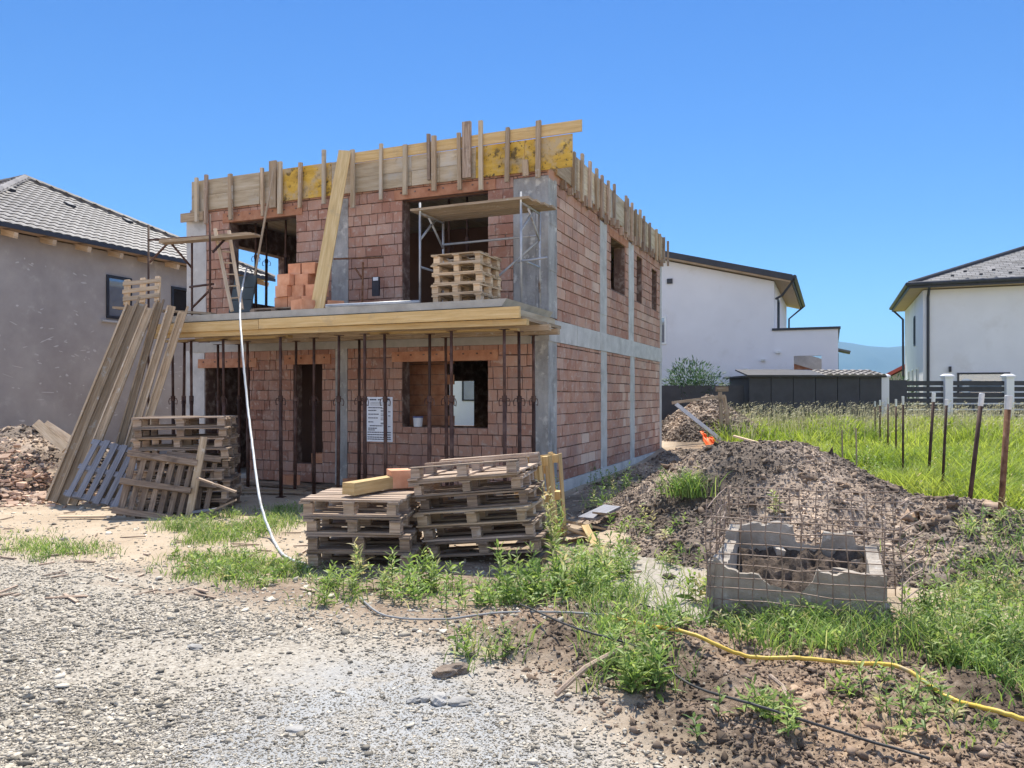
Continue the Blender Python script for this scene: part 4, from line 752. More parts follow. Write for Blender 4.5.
def rock(px, py, s, label, mat=M_rock, flat=.6, name='rock'):
    p_ = G(px, py); me = bpy.data.meshes.new(name); import bmesh
    bm = bmesh.new(); bmesh.ops.create_icosphere(bm, subdivisions=3, radius=1)
    o3 = random.uniform(0, 99)
    for v_ in bm.verts:
        n_ = float(fbm(v_.co.x*1.1+o3, v_.co.y*1.1+v_.co.z*1.7, 1.4, 4)); v_.co *= (1+.9*n_); v_.co = Vector((v_.co.x*s*1.25, v_.co.y*s*.8, v_.co.z*s*flat))
    bm.to_mesh(me); bm.free(); me.materials.append(mat); me.attributes.new('tint', 'FLOAT', 'FACE')
    return tag(link(name, me, None, p_+Vector((0, 0, s*flat*.45)), (0, 0, random.uniform(0, 6))), label, 'rock')
rock(413, 702, .035, 'leftmost small grey stone in the row on the gravel'); rock(424, 701, .032, 'second small grey stone in the row on the gravel'); rock(439, 702, .055, 'largest rounded grey stone of the row on the gravel'); rock(460, 703, .06, 'flat grey lump at the right of the stone row on the gravel', flat=.35)
rock(449, 674, .085, 'dark brown clod at the edge of the gravel', M_soil, .5, 'clod'); rock(462, 672, .05, 'small dark clod beside the big one at the gravel edge', M_soil, .6, 'clod')
rock(295, 730, .04, 'flat dark stone pressed into the pale dust', M_rock, .3); rock(195, 648, .05, 'flat grey stone lying in the gravel on the left', M_rock, .3)
rock(668, 578, .05, 'small brown stone on the pale cement patch', M_clod, .6)

# soil heaps
def heap(name, label, cx, cy, rx, ry, hfun, mat, step=.05, clods=0, csz=.02, cmat=None, clabel=None):
    xs_ = np.arange(cx-rx, cx+rx, step); ys_ = np.arange(cy-ry, cy+ry, step); X, Y = np.meshgrid(xs_, ys_); Hh = hfun(X, Y); Z = gz(X, Y)+Hh-.03
    ii = np.arange(X.size).reshape(X.shape); fq = np.stack([ii[:-1, :-1], ii[:-1, 1:], ii[1:, 1:], ii[1:, :-1]], -1).reshape(-1, 4)
    hm = Hh.ravel()[fq].max(1) > .004; fq = fq[hm]; us, inv = np.unique(fq, return_inverse=True)
    V = np.stack([X, Y, Z], -1).reshape(-1, 3)[us]; o = npmesh(name, V-np.array([cx, cy, 0]), inv.reshape(-1, 4), 4, np.full(len(fq), .5), mat, True, None, (cx, cy, 0)); tag(o, label, 'soil heap')
    if clods:
        x = rng.uniform(cx-rx, cx+rx, clods*3); y = rng.uniform(cy-ry, cy+ry, clods*3); h = hfun(x, y); k = (h > .02); x, y, h = x[k][:clods], y[k][:clods], h[k][:clods]
        sz = rng.lognormal(math.log(csz), .55, len(x)).clip(.004, csz*3.6)
        s_ = scatter_rocks('soil_clods', np.stack([x, y, gz(x, y)+h-.03+sz*.15], -1), sz, cmat or M_clod, .75, None, .6); tag(s_, clabel, 'soil', None, 'stuff')
    return o
def h_main(X, Y):
    x = X+.25*fbm(X, Y, 1.1, 3); y = Y+.25*fbm(X+30, Y, 1.1, 3)
    def cone(cx, cy, rx, ry, h, rot=0):
        dx, dy = x-cx, y-cy; c_, s_ = math.cos(rot), math.sin(rot); u, v_ = dx*c_+dy*s_, -dx*s_+dy*c_; r = np.sqrt((u/rx)**2+(v_/ry)**2); return h*np.clip(1-r, 0, 1)**.85*(1-.25*np.exp(-(r/.2)**2))
    h = np.maximum.reduce([cone(3.45, 10.5, 2.35, 2.7, 1.42), cone(2.9, 8.6, 1.7, 1.5, .62), cone(5.0, 9.3, 2.2, 1.5, .62, -.5), cone(4.6, 7.7, 2.0, 1.3, .55), cone(1.9, 10.4, 1.1, 1.4, .38), cone(6.2, 8.9, 1.7, .9, .40), cone(3.4, 7.4, .9, .8, .42)])
    m_ = sst(0, .12, h); h = h+m_*(.20*fbm(X, Y, 1.8, 4)+.20*np.abs(fbm(X+7, Y+3, 4.5, 4))+.07*fbm(X-3, Y, 17, 3)-.05)
    hole = np.exp(-(((X-2.35)/.38)**2+((Y-9.35)/.22)**2)); h = h-.22*hole*m_
    qx, qy = X-1.5, Y-5.74; u_ = qx*EX[0]+qy*EX[1]; w_ = qx*EY[0]+qy*EY[1]; pit = ((u_ > -.15) & (u_ < 1.3) & (w_ > -.3) & (w_ < 1.2)); h = np.where(pit, 0, h)
    return np.maximum(h, 0)*sst(.0, .05, h)
heap('soil_mound', 'big heap of crumbly brown soil behind the concrete pit', 3.9, 9.2, 4.2, 4.4, h_main, M_soil, .03, 42000, .0085, M_clod, 'crumbly clods and stones on the big soil heap')
x = rng.uniform(1.5, 7.2, 1600); y = rng.uniform(6.6, 11, 1600); h = h_main(x, y); k = (h > .04) & (rng.random(1600) < .25+.9*sst(3.2, 5.0, x)*sst(10, 8.5, y)); x, y, h = x[k], y[k], h[k]
sz = rng.lognormal(math.log(.028), .45, len(x)).clip(.015, .09); o = scatter_rocks('soil_clods', np.stack([x, y, gz(x, y)+h-.03+sz*.1], -1), sz, M_clodb, .75, None, .7); tag(o, 'larger dark clods on the right side of the big soil heap', 'soil', None, 'stuff')
def h_back(X, Y): 
    r = np.sqrt(((X-6.0)/1.75)**2+((Y-23.6)/2.2)**2); h = 1.15*np.clip(1-r, 0, 1)**.8+.0; return np.maximum(h+sst(0, .1, h)*(.25*fbm(X, Y, 1.6, 4)+.12*np.abs(fbm(X, Y, 5, 3))), 0)*sst(0, .05, h)
heap('soil_mound', 'smaller heap of stony rubble beyond the rear corner of the house', 6.0, 23.6, 2.1, 2.6, h_back, M_soil, .08, 9000, .017, M_clod, 'pale stones on the rubble heap beyond the house')
def h_shade(X, Y):
    dx, dy = X-O[0], Y-O[1]; lx = dx*EX[0]+dy*EX[1]; ly = dx*EY[0]+dy*EY[1]
    m_ = sst(.08, .5, lx)*sst(2.6, 1.2, lx)*sst(-.4, 1.2, ly)*sst(9.5, 7, ly); return np.maximum(m_*(.06+.22*fbm(X, Y, 1.5, 4)+.2*np.abs(fbm(X, Y, 4, 3))), 0)*sst(0, .1, m_)
heap('soil_mound', 'low ridge of dark dug soil along the side wall in the shade', 3.2, 16.8, 3.2, 5.0, h_shade, M_soil, .07, 7000, .014, M_clod, 'dark clods on the ridge beside the wall')
def h_left(X, Y):
    r = np.sqrt(((X+9.3)/2.9)**2+((Y-14.6)/2.5)**2); h = 1.15*np.clip(1-r, 0, 1)**.7; return np.maximum(h+sst(0, .1, h)*(.3*fbm(X, Y, 1.4, 4)+.15*np.abs(fbm(X, Y, 4, 3))), 0)*sst(0, .05, h)
heap('soil_mound', 'heap of grey soil against the grey rendered house on the left', -9.3, 14.6, 3.1, 2.8, h_left, M_soil, .07, 8000, .016, M_clod, 'clods and rubble on the left soil heap')
n = 1400; x = rng.normal(-8.3, .8, n); y = rng.normal(12.35, .38, n); sz = rng.lognormal(math.log(.027), .55, n).clip(.01, .09); hz_ = np.clip(.42-.25*np.hypot(x+8.6, (y-13.0)*1.3), 0, 1)+h_left(x, y)
mb = MB(); random.seed(2)
for i in range(n):
    s_ = sz[i]; mb.box((x[i], y[i], gzf(x[i], y[i])+hz_[i]*.8+s_*.2), (s_*random.uniform(1, 2.4), s_*random.uniform(.8, 1.6), s_*.45), Matrix.Rotation(random.uniform(0, 6), 3, 'Z') @ Matrix.Rotation(random.uniform(-.6, .6), 3, 'X'), None, 0, s_*.15)
o = mb.build('brick_rubble', mk('broken_brick', [(.3, (.36, .22, .15)), (.5, (.48, .33, .24)), (.7, (.56, .44, .34))], 'Object', 3, None, .35, 0, .9, .3)); tag(o, 'orange broken block rubble spilled on the left', 'rubble', None, 'stuff')

# ------------------------------------------------------------------ concrete pit and reinforcement mesh
PC = Vector((1.50, 5.74, 0)); PYW = -HA*.95
pit = thing('concrete_pit', 'broken open concrete box inside the rusty reinforcement mesh', 'concrete box', PC, (0, 0, PYW))
def jag(name, p0, p1, tops, th, zb_=-.1):
    d = Vector(p1)-Vector(p0); L = d.length; d.normalize(); nr = Vector((-d.y, d.x, 0)); n_ = 44; m = MB(); pr_ = []
    for k in range(n_+1):
        f_ = k/n_; t_ = np.interp(f_, [q[0] for q in tops], [q[1] for q in tops])+.09*float(fbm(f_*7+p1[0]*3, p1[1]*4+f_, 2.2, 5)); pr_.append((Vector(p0)+d*L*f_, t_))
    for (a, ta), (b_, tb) in zip(pr_[:-1], pr_[1:]):
        A0, A1, B1, B0 = a+VZ*zb_, a+VZ*ta, b_+VZ*tb, b_+VZ*zb_; w_ = nr*th; ja, jb = VZ*(ta-tops[0][1])*.15, VZ*(tb-tops[0][1])*.15
        m.face([A0, B0, B1, A1]); m.face([A0+w_, A1+w_+ja, B1+w_+jb, B0+w_]); m.face([A1, B1, B1+w_+jb, A1+w_+ja])
    a, ta = pr_[0]; m.face([a+VZ*zb_, a+VZ*ta, a+nr*th+VZ*ta, a+nr*th+VZ*zb_]); a, ta = pr_[-1]; m.face([a+VZ*zb_, a+nr*th+VZ*zb_, a+nr*th+VZ*ta, a+VZ*ta])
    return m.build(name, M_pitc, pit)
random.seed(9)
jag('wall', (.0, .0, 0), (1.17, 0, 0), [(0, .46), (.04, .45), (.07, .41), (.14, .41), (.16, .38), (.27, .36), (.36, .29), (.50, .28), (.6, .34), (.61, .42), (.74, .42), (.76, .44), (.9, .43), (1, .45)], .09)
jag('wall', (.1, 1.12, 0), (1.2, 1.12, 0), [(0, .55), (.3, .58), (.40, .56), (.41, .42), (.6, .40), (.61, .54), (.82, .54), (.83, .45), (1, .46)], .10)
jag('wall', (-.001, 1.2, 0), (.001, .092, 0), [(0, .53), (.3, .52), (.32, .45), (.7, .45), (1, .43)], .09)
jag('wall', (1.17, .0, 0), (1.18, 1.12, 0), [(0, .43), (.3, .37), (.5, .40), (1, .45)], .09)
m = MB(); m.box((-.02, .02, .2), (.06, .06, .52), Matrix.Rotation(.05, 3, 'Y'), .5, 0, .01); m.build('corner_post', M_pitc, pit)
m = MB(); ng = 40
gp_ = [[Vector((.04+1.1*i/ng, .06+1.08*j/ng, .10+.26*(j/ng)**1.3+.26*float(fbm(i*.17, j*.17, 1.6, 5))-.16*math.exp(-((i/ng-.45)**2/.03+(j/ng-.25)**2/.02)))) for i in range(ng+1)] for j in range(ng+1)]
for j in range(ng):
    for i in range(ng): m.face([gp_[j][i], gp_[j][i+1], gp_[j+1][i+1], gp_[j+1][i]])
m.build('earth_fill', mk('dark_earth', [(.3, (.055, .04, .03)), (.55, (.11, .08, .06)), (.75, (.20, .15, .115))], 'Object', 9, None, 0, 0, .97, 1.0, bscale=40), pit, smooth=True)  # earth inside the pit coloured darker than the open soil
random.seed(19)
for k in range(7):
    m = MB(); i, j = random.randint(3, ng-3), random.randint(6, ng-3); m.box(gp_[j][i]+VZ*.02, (random.uniform(.06, .16), random.uniform(.05, .12), random.uniform(.03, .07)), Matrix.Rotation(random.uniform(0, 3), 3, 'Z') @ Matrix.Rotation(random.uniform(-.4, .4), 3, 'X'), None, 0, .01); m.build('broken_chunk', M_pitc, pit)
cage = thing('reinforcement_mesh', 'rusty wire reinforcement mesh standing round the concrete pit', 'mesh', PC, (0, 0, PYW))
def wires(name, fn):
    m = MB()
    for pts in fn: m.tube(pts, .0046, 5)
    return m.build(name, M_wire, cage, (0, 0, 0), (0, 0, 0), True)
random.seed(10); X0, X1 = -.03, 1.24; YF, YB = -.10, 1.28; jj = lambda s=.006: random.uniform(-s, s)
def sag(p0, p1, s_=.012, n_=6): return [Vector(p0).lerp(Vector(p1), k/n_)+Vector((jj(s_), jj(s_), jj(s_))) for k in range(n_+1)]
front = []
for k in range(10): z = .04+k*.083; front.append(sag((X0-.02, YF, z+jj()), (X1+jj(.03), YF, z+jj())))
for k in range(13): x = X0+.01+k*.105; front.append(sag((x, YF+.008, -.05), (x+jj(.03), YF+.008+jj(.03), .82+jj(.03))))
wires('panel', front)
back = []
for k in range(10): z = .12+k*.083; back.append(sag((X0, YB, z+jj()), (X1+.18+jj(.1), YB, z+jj(.02))))
for k in range(14): x = X0+k*.105; back.append(sag((x, YB+.008, .0), (x+jj(.03), YB+.008+jj(.04), .87+jj(.03))))
wires('panel', back)
sidew = []
for k in range(10): z = .06+k*.095; o_ = jj(.05); sidew.append(smooth_path([Vector((X1, YF+.01, z+.03)), Vector((X1+.10, YF+.35+o_, z+.03)), Vector((X1+.20, YF+.70+o_, z)), Vector((X1+.25, YF+.80+o_, z-.04)), Vector((X1+.22, YF+.79+o_, z-.085)), Vector((X1+.17, YF+.72+o_, z-.10))], 5))
wires('bent_side', sidew)
lft = []
for k in range(8): z = .08+k*.11; lft.append(sag((X0, YF, z), (X0+jj(.03), YB, z+jj(.03))))
for k in range(9): lft.append(sag((X0-.004, YF+.05+k*.165, 0), (X0+jj(.03), YF+.05+k*.165, .86+jj(.08))))
wires('panel', lft)

# boards and blocks lying in the shade under the balcony
random.seed(51)
for k, (lx, ly, l_, rz, mt, lb) in enumerate([(-5.6, -1.25, 2.2, 4, M_wold, 'long old board lying in the shade between the two doorways'), (-4.9, -.85, 1.8, -9, M_wdark, 'dark board lying before the narrow doorway'), (-6.3, -.6, 1.2, 20, M_wold, 'short board lying before the wide doorway'), (-4.6, -1.6, 1.5, 14, M_wtan, 'tan board lying at the foot of the props before the narrow doorway'), (-3.5, -.7, 1.7, -4, M_wdark, 'board lying in the shade under the notice board'), (-2.4, -.5, 1.4, 8, M_wold, 'board lying under the lower window')]):
    q = H2W(lx, ly); q.z = gzf(q.x, q.y)+.03+.012*k; m = MB(); m.box((0, 0, 0), (l_, .14, .035), None, None, 0, .006); tag(m.build('board', mt, None, q, (0, 0, 0), False, (0, R(random.uniform(-1, 1)), -HA+R(rz))), lb, 'board')
for k, (lx, ly, lb) in enumerate([(-4.78, .25, 'lower orange block just inside the narrow doorway'), (-5.0, -.35, 'orange block on the ground left of the narrow doorway'), (-3.6, -.35, 'orange block on the ground right of the concrete column')]):
    q = H2W(lx, ly); q.z = gzf(q.x, q.y)-.005 if ly < 0 else .38; tag(link('clay_block', BLK, None, q, (0, 0, R(30*k))), lb, 'block')
# splinters and twigs on the dirt
m = MB(); random.seed(77)
for k in range(150):
    px_, py_ = random.uniform(-10, 640), random.uniform(498, 600)
    q = G(px_, py_); m.box(q+VZ*.012, (random.uniform(.05, .35), random.uniform(.008, .03), .012), Matrix.Rotation(random.uniform(0, 3.1), 3, 'Z') @ Matrix.Rotation(random.uniform(-.08, .08), 3, 'Y'))
tag(m.build('wood_litter', M_wold), 'splinters and twigs littering the bare dirt', 'litter', None, 'stuff')
# broken slabs and timber right of the pallets
def gtop(x, y): q, w_ = np.array([x]), np.array([y]); return gzf(x, y)+max(float(h_main(q, w_)[0]), float(h_shade(q, w_)[0]))
random.seed(14)
for (px, py, s_, rz, tl, mt, lb) in [(583, 533, (.62, .22, .03), 42, 14, M_wtan, 'tan board end on the scrap timber pile right of the pallets'), (600, 526, (.6, .26, .03), 50, -8, M_wgrey, 'grey board on the scrap timber pile right of the pallets'), (576, 541, (.45, .32, .03), 28, 22, M_wpal, 'pale broken sheet on top of the scrap timber pile'), (606, 527, (.6, .12, .03), 60, 10, M_wtan, 'brown board at the back of the scrap timber pile'), (590, 545, (.32, .09, .03), -70, 35, M_wnew, 'short yellow offcut at the front of the scrap timber pile'), (585, 528, (.5, .03, .03), 70, 8, M_wold, 'thin grey batten across the scrap timber pile')]:
    p_ = G(px, py); m = MB(); m.box((0, 0, 0), s_, Matrix.Rotation(R(rz), 3, 'Z') @ Matrix.Rotation(R(tl), 3, 'Y'), None, 0, .006); p_.z = gtop(p_.x, p_.y); tag(m.build('board', mt, None, p_+Vector((0, 0, .10+.02*random.random()))), lb, 'board', 'scrap boards right of the pallets')
for (px, py, w_, rz, lb) in [(120, 510, .5, 10, 'thin pale lath on the ground before the dark slatted pallet'), (85, 519, .7, 3, 'long thin dark lath on the dirt in front of the leaning boards'), (815, 470, 1.1, -5, 'brown plank lying at the edge of the meadow'), (690+160, 563, .01, 0, '')]:
    if not lb: continue
    p_ = G(px, py); m = MB(); m.box((0, 0, 0), (w_, .07, .025), Matrix.Rotation(R(rz), 3, 'Z'), None, 0, .004); tag(m.build('lath', M_wtan, None, p_+Vector((0, 0, .03))), lb, 'lath')

# ------------------------------------------------------------------ steel stakes with plastic caps
ST = [((998, 512), (1008, 405), 8.6, .032, M_rust, 'thick rusty stake, nearest and rightmost of the stake row'), ((965, 504), (981, 402), 9.4, .026, M_steel, 'dark stake leaning right, second from the right of the row'), ((941, 488), (946.5, 402), 11.2, .02, M_steel, 'thin dark stake without a tall cap in front of the white fence pillar'), ((927, 470), (933.5, 399), 13.2, .026, M_steel, 'leaning dark stake before the slatted fence'),
      ((903, 468), (903, 402), 14.5, .02, M_steel, 'upright stake left of the leaning one'), ((896, 448), (896, 404), 17.5, .02, M_steel, 'short far stake between two others'), ((888, 446), (888, 402), 19.5, .02, M_steel, 'far stake in front of the left white pillar'), ((880, 440), (880, 404), 21.0, .02, M_steel, 'farther stake just left of the white pillar'), ((875, 440), (875, 405), 22.5, .02, M_steel, 'farthest stake before the dark shed end')]
for (b0, t0, D, r_, mt, lb) in ST:
    a = W(*b0, D); gz_ = gzf(a.x, a.y); t_ = W(*t0, D); a.z = min(a.z, gz_)-.1; r = thing('steel_stake', lb, 'stake', a, (0, 0, 0), 'stakes along the meadow edge')
    m = MB(); m.tube([a, t_], r_, 8); m.build('rod', mt, r, (0, 0, 0), a, True)
    if t0[0] != 946.5 or True:
        ch = .11 if t0[0] != 946.5 else .04; ax = (t_-a).normalized(); m = MB(); m.tube([t_-ax*.05, t_+ax*ch*.9, t_+ax*ch], [r_*1.12, r_*1.22, r_*1.0], 10); m.build('cap', M_plast, r, (0, 0, 0), a)
for (px, py, t_, lb) in [(857, 468, 428, 'thin wooden peg in the grass, right of a pair'), (843, 462, 430, 'thin wooden peg in the grass, left of a pair')]:
    a = W(px, py, 13.5); b_ = W(px-1, t_, 13.5); a.z = gzf(a.x, a.y)-.1; m = MB(); m.tube([a, b_], .014, 6); solo(m, 'wooden_peg', M_wold, a, lb, 'peg')

# ------------------------------------------------------------------ behind the house: trestle, sheet, orange plastic
tb = W(725, 440, 22.0); tb.z = gzf(tb.x, tb.y)
tr = thing('timber_trestle', 'rough timber post frame with a sloping bar beyond the soil heap', 'trestle', tb)
for n_, a, b_, w_ in (('post', W(722, 440, 21.9), W(720, 392, 21.9), .10), ('post', W(731, 440, 22.1), W(724, 396, 22.1), .10), ('bar', W(672, 403, 21.9), W(725, 396, 21.9), .08), ('foot', W(722, 437, 21.9), W(748, 441, 21.5), .07), ('cap', W(716, 389, 21.9), W(728, 389, 21.9), .14)):
    if n_ == 'post': a.z = gzf(a.x, a.y)-.05
    m = MB(); m.beam(a, b_, w_, w_*.7, up=(0, 1, 0)); m.build(n_, M_wold, tr, (0, 0, 0), tb)
m = MB(); a, b_ = W(676, 404, 21.6), W(722, 441, 20.8); m.beam(a, b_, .13, .02, up=(.2, -1, .6), tint=.5); solo(m, 'metal_sheet', M_wgrey, b_, 'long grey metal strip sloping over the rubble heap', 'metal sheet')
m = MB(); pts = []; nxp, nyp = 9, 12
oa, ob, oc = W(700, 434, 21.0), W(715, 440, 20.8), W(707, 454, 20.0)
for j in range(nyp):
    for i in range(nxp):
        f_, g_ = i/(nxp-1), j/(nyp-1); p_ = oa+(ob-oa)*f_*(.75+.5*g_)+(oc-oa)*g_; p_ = p_+Vector((0, -.16*float(fbm(f_*3, g_*4, 1.5, 3))*4, .18*float(fbm(f_*3+5, g_*4, 1.4, 3))*2+.05)); pts.append(p_)
for j in range(nyp-1):
    for i in range(nxp-1): k = j*nxp+i; m.face([pts[k], pts[k+nxp], pts[k+nxp+1], pts[k+1]])
o = solo(m, 'orange_sheet', M_orangep, oc, 'crumpled bright orange plastic sheet on the rubble heap', 'plastic sheet'); sm_ = o.modifiers.new('thickness', 'SOLIDIFY'); sm_.thickness = .01
for (px, py, l_, rz, lb, mt) in [(738, 446, .9, 20, 'grey board tilted at the left flank of the big soil heap', M_wold), (752, 441, .7, -30, 'short pale board by the crest of the big soil heap', M_wpal)]:
    a = W(px, py, 14.2); m = MB(); m.box((0, 0, 0), (l_, .12, .03), Matrix.Rotation(R(rz), 3, 'Z') @ Matrix.Rotation(R(14), 3, 'Y')); a.z = max(gzf(a.x, a.y)+.2, a.z); tag(m.build('board', mt, None, a), lb, 'board')

# ------------------------------------------------------------------ neighbour houses
def tiled(mb, A, B, C_, tw, th, wave, lift, thick=.03):   # triangle/quad slope: eave A-B, apex line C_ list (1 or 2 points)
    A, B = Vector(A), Vector(B); ap = [Vector(q) for q in C_]; a = (B-A).normalized(); L = (B-A).length
    upv = ap[0]-A; up = (upv-a*upv.dot(a)); Hs = up.length; up.normalize(); n_ = a.cross(up).normalized()
    if n_.z < 0: n_ = -n_
    la = (ap[0]-A).dot(a); rb = (ap[-1]-A).dot(a); rowsn = int(Hs/th)
    for r_ in range(rowsn):
        y0 = r_*th; y1 = min(y0+th*1.08, Hs); f_ = y0/Hs; s0 = la*f_; s1 = L+(rb-L)*f_; x = -((r_ % 2)*.5*tw) if not wave else 0
        x = math.floor(s0/tw)*tw-(0 if wave or r_ % 2 == 0 else tw/2)
        while x < s1:
            q0, q1 = max(x, s0), min(x+tw, s1); 
            if q1-q0 > .02:
                t_ = random.random()
                if wave:
                    N = 5; pr_ = []
                    for k in range(N+1):
                        u = k/N; xx = q0+(q1-q0)*u; hgt = wave*math.sin(math.pi*u)**.8 if True else 0; pr_.append((xx, hgt))
                    for (xa, ha), (xb, hb) in zip(pr_[:-1], pr_[1:]):
                        P0 = A+a*xa+up*y0+n_*(ha+lift); P1 = A+a*xb+up*y0+n_*(hb+lift); P2 = A+a*xb+up*y1+n_*hb; P3 = A+a*xa+up*y1+n_*ha
                        mb.face([P0, P1, P2, P3], None, t_); mb.face([A+a*xa+up*y0, A+a*xb+up*y0, P1, P0], None, t_)
                else:
                    g_ = .006; P0 = A+a*(q0+g_)+up*y0+n_*lift; P1 = A+a*(q1-g_)+up*y0+n_*lift; P2 = A+a*(q1-g_)+up*y1+n_*.004; P3 = A+a*(q0+g_)+up*y1+n_*.004
                    mb.face([P0, P1, P2, P3], None, t_); mb.face([P0-n_*lift, P1-n_*lift, P1, P0], None, t_)
            x += tw
def window(parent, c, w_, h_, axis, fmat=M_frame, depth=.06, mull=0, refl=M_glass, name='window'):
    # c: centre on the wall face; axis 'x' wall along x facing -y, 'y' wall along y facing +x, 'ny' facing -x
    Rm = {'x': Matrix.Identity(3), 'y': Matrix.Rotation(R(90), 3, 'Z'), 'ny': Matrix.Rotation(R(-90), 3, 'Z')}[axis]; m = MB(); f_ = .07; c = Vector(c); B = lambda p_, s_, mb_: mb_.box(c+Rm @ Vector(p_), s_, Rm, .5)
    B((-w_/2+f_/2, -.01, 0), (f_, depth, h_), m); B((w_/2-f_/2, -.01, 0), (f_, depth, h_), m); B((0, -.012, h_/2-f_/2), (w_-2*f_-.002, depth, f_), m); B((0, -.012, -h_/2+f_/2), (w_-2*f_-.002, depth, f_), m)
    for k in range(mull): B((-w_/2+w_*(k+1)/(mull+1), -.014, 0), (f_*.8, depth, h_-2*f_), m)
    fr = m.build(name, fmat, parent); g_ = MB(); B((0, .005, 0), (w_-2*f_-.004, .012, h_-2*f_-.004), g_); g_.build('pane', refl, fr); return fr
# left: grey rendered house with tiled hip roof (house-grid axes)
EAX, WX = -12.9, -13.38; Y0, Y1 = -1.5, 8.7; AP = (-17.95, 3.6, 8.15); EZ = 5.58
lh = thing('grey_rendered_house', 'unfinished grey rendered house with pale tiled hip roof and open rafters on the left', 'house', (O[0], O[1], 0), (0, 0, -HA))
bx('wall', M_grey, lh, ((WX-22.5)/2, (Y0+Y1)/2, 2.75), (WX+22.5, Y1-Y0-.96, 5.5)); c_ = (-17.95, 3.6)
E = [(-12.9, Y0, EZ), (-12.9, Y1, EZ), (-23.0, Y1, EZ), (-23.0, Y0, EZ)]
rf = MB()
for i in range(4): tiled(rf, E[i], E[(i+1) % 4], [AP], .25, .31, .024, .024)
ro = rf.build('roof', M_tile, lh)
m = MB(); m.face([(-12.92, Y0+.02, EZ-.02), (-12.92, Y1-.02, EZ-.02), (AP[0], AP[1], AP[2]-.06)]); m.face([(-12.92, Y1-.02, EZ-.02), (-22.98, Y1-.02, EZ-.02), (AP[0], AP[1], AP[2]-.06)]); m.face([(-12.92, Y0+.02, EZ-.02), (AP[0], AP[1], AP[2]-.06), (-22.98, Y0+.02, EZ-.02)]); m.build('underlay', M_soff, ro)
m = MB()
for i in range(4):
    a, b_ = Vector(E[i]), Vector(AP); n_ = 16
    for k in range(n_): m.tube([a.lerp(b_, k/n_)+VZ*.03, a.lerp(b_, (k+1.08)/n_)+VZ*.055], [.11, .095], 8, random.random())
m.build('ridge_tiles', M_tile, ro, smooth=False)
m = MB(); m.box((-12.88, (Y0+Y1)/2, EZ-.04), (.05, Y1-Y0, .10)); m.build('eave_board', M_dark, ro)
for y in np.arange(Y0+.4, Y1, .95):
    m = MB(); m.beam((WX-.1, y, 5.50), (-12.93, y, 5.36), .10, .14); m.build('rafter', M_wpal, lh)
m = MB(); m.box(((WX-12.93)/2, (Y0+Y1)/2, 5.545), (.5, Y1-Y0, .02)); m.build('soffit', M_soff, lh)
for k, (y, f_) in enumerate(((1.2, .62), (2.9, .60), (4.7, .56))):
    b_ = Vector((-12.9-5.05*f_, y+.6, EZ+(AP[2]-EZ)*f_+.04)); m = MB(); m.box(b_, (.25, .22, .12), Matrix.Rotation(R(26), 3, 'Y'), .1); m.build('vent_tile', M_dark, ro)
ya, za = Sd(106, 275, WX); yb, zb_ = Sd(131, 320, WX); window(lh, (WX, (ya+yb)/2, (za+zb_)/2), yb-ya, 1.15, 'y')
m = MB(); m.box((WX+.03, (ya+yb)/2, (za+zb_)/2-.66), (.1, yb-ya+.3, .05)); m.build('window_sill', M_conc, lh)
yc, _ = Sd(171, 300, WX); yd, _ = Sd(190, 300, WX); window(lh, (WX, (yc+yd)/2, (za+zb_)/2), yd-yc, 1.1, 'y', refl=M_black)
m = MB(); random.seed(21)
for k in range(170):
    y = random.uniform(-.4, 6.5); z = random.uniform(.8, 5.0)
    if z > 3.2 and (ya-.4 < y < yb+.4 or yc-.4 < y < yd+.4): continue
    q9 = 0; w_ = random.uniform(.03, .2); h_ = random.uniform(.02, .07); n_ = 9; pts = []; an = random.uniform(-.5, .5)
    if random.random() < .15: w_ *= 3; h_ *= .5
    for q in range(n_):
        t_ = q/n_*6.283; r_ = random.uniform(.5, 1); u, v_ = math.cos(t_)*w_*r_/2, math.sin(t_)*h_*r_/2; pts.append((WX+.004, y+u*math.cos(an)-v_*math.sin(an), z+u*math.sin(an)+v_*math.cos(an)))
    m.face(pts)
m.build('filler_patches', M_patch, lh)

# middle: white house with a mono pitch roof
mo = W(774, 395, 30); mo.z = 0; MG = .6
mhs = thing('white_house', 'white rendered house with sloping dark roof and low annex behind the dark shed', 'house', mo, (0, 0, -HA))
m = MB(); m.prism([(-12, 0), (0, 0), (0, 6.12), (-12, 9.2)], 0, 9.0); m.build('wall', M_white, mhs)
sl = (9.2-6.12)/12
m = MB(); zr = lambda x, o_: 6.12-sl*x+o_
m.prism([(-13, zr(-13, .06)), (.62, zr(.62, .04)), (.62, zr(.62, .10)), (-13, zr(-13, .10))], -.40, 9.8); ro = m.build('roof', M_soff, mhs)
m = MB(); m.prism([(-13, zr(-13, .103)), (.70, zr(.70, .103)), (.70, zr(.70, .34)), (-13, zr(-13, .34))], -.45, 9.85); m.build('roof_covering', M_dark, ro)
m = MB(); m.tube([(.77, -.45, zr(.75, .26)), (.77, 9.9, zr(.75, .26))], .08, 10); m.build('gutter', M_dark, mhs)
m = MB(); m.tube([(.76, -.35, zr(.8, .2)), (.3, -.03, 5.55), (.05, -.03, 5.42)], .045, 8); m.build('downpipe', M_dark, mhs); m = MB(); m.tube([(.76, 9.7, zr(.8, .2)), (.1, 9.3, 5.5), (.08, 9.2, 2)], .045, 8); m.build('downpipe', M_dark, mhs)
m = MB(); holes_grid(m, .0, 2.30, 0, 4.2, [(.72, 1.72, 2.0, 3.2)], lambda a, b_, c_, d: m.box(((a+b_)/2+.001, .125, (c_+d)/2), (b_-a, .25, d-c_))); m.box((2.17, 4.6, 2.1), (.25, 8.6, 4.2)); m.build('annex_wall', M_white, mhs)
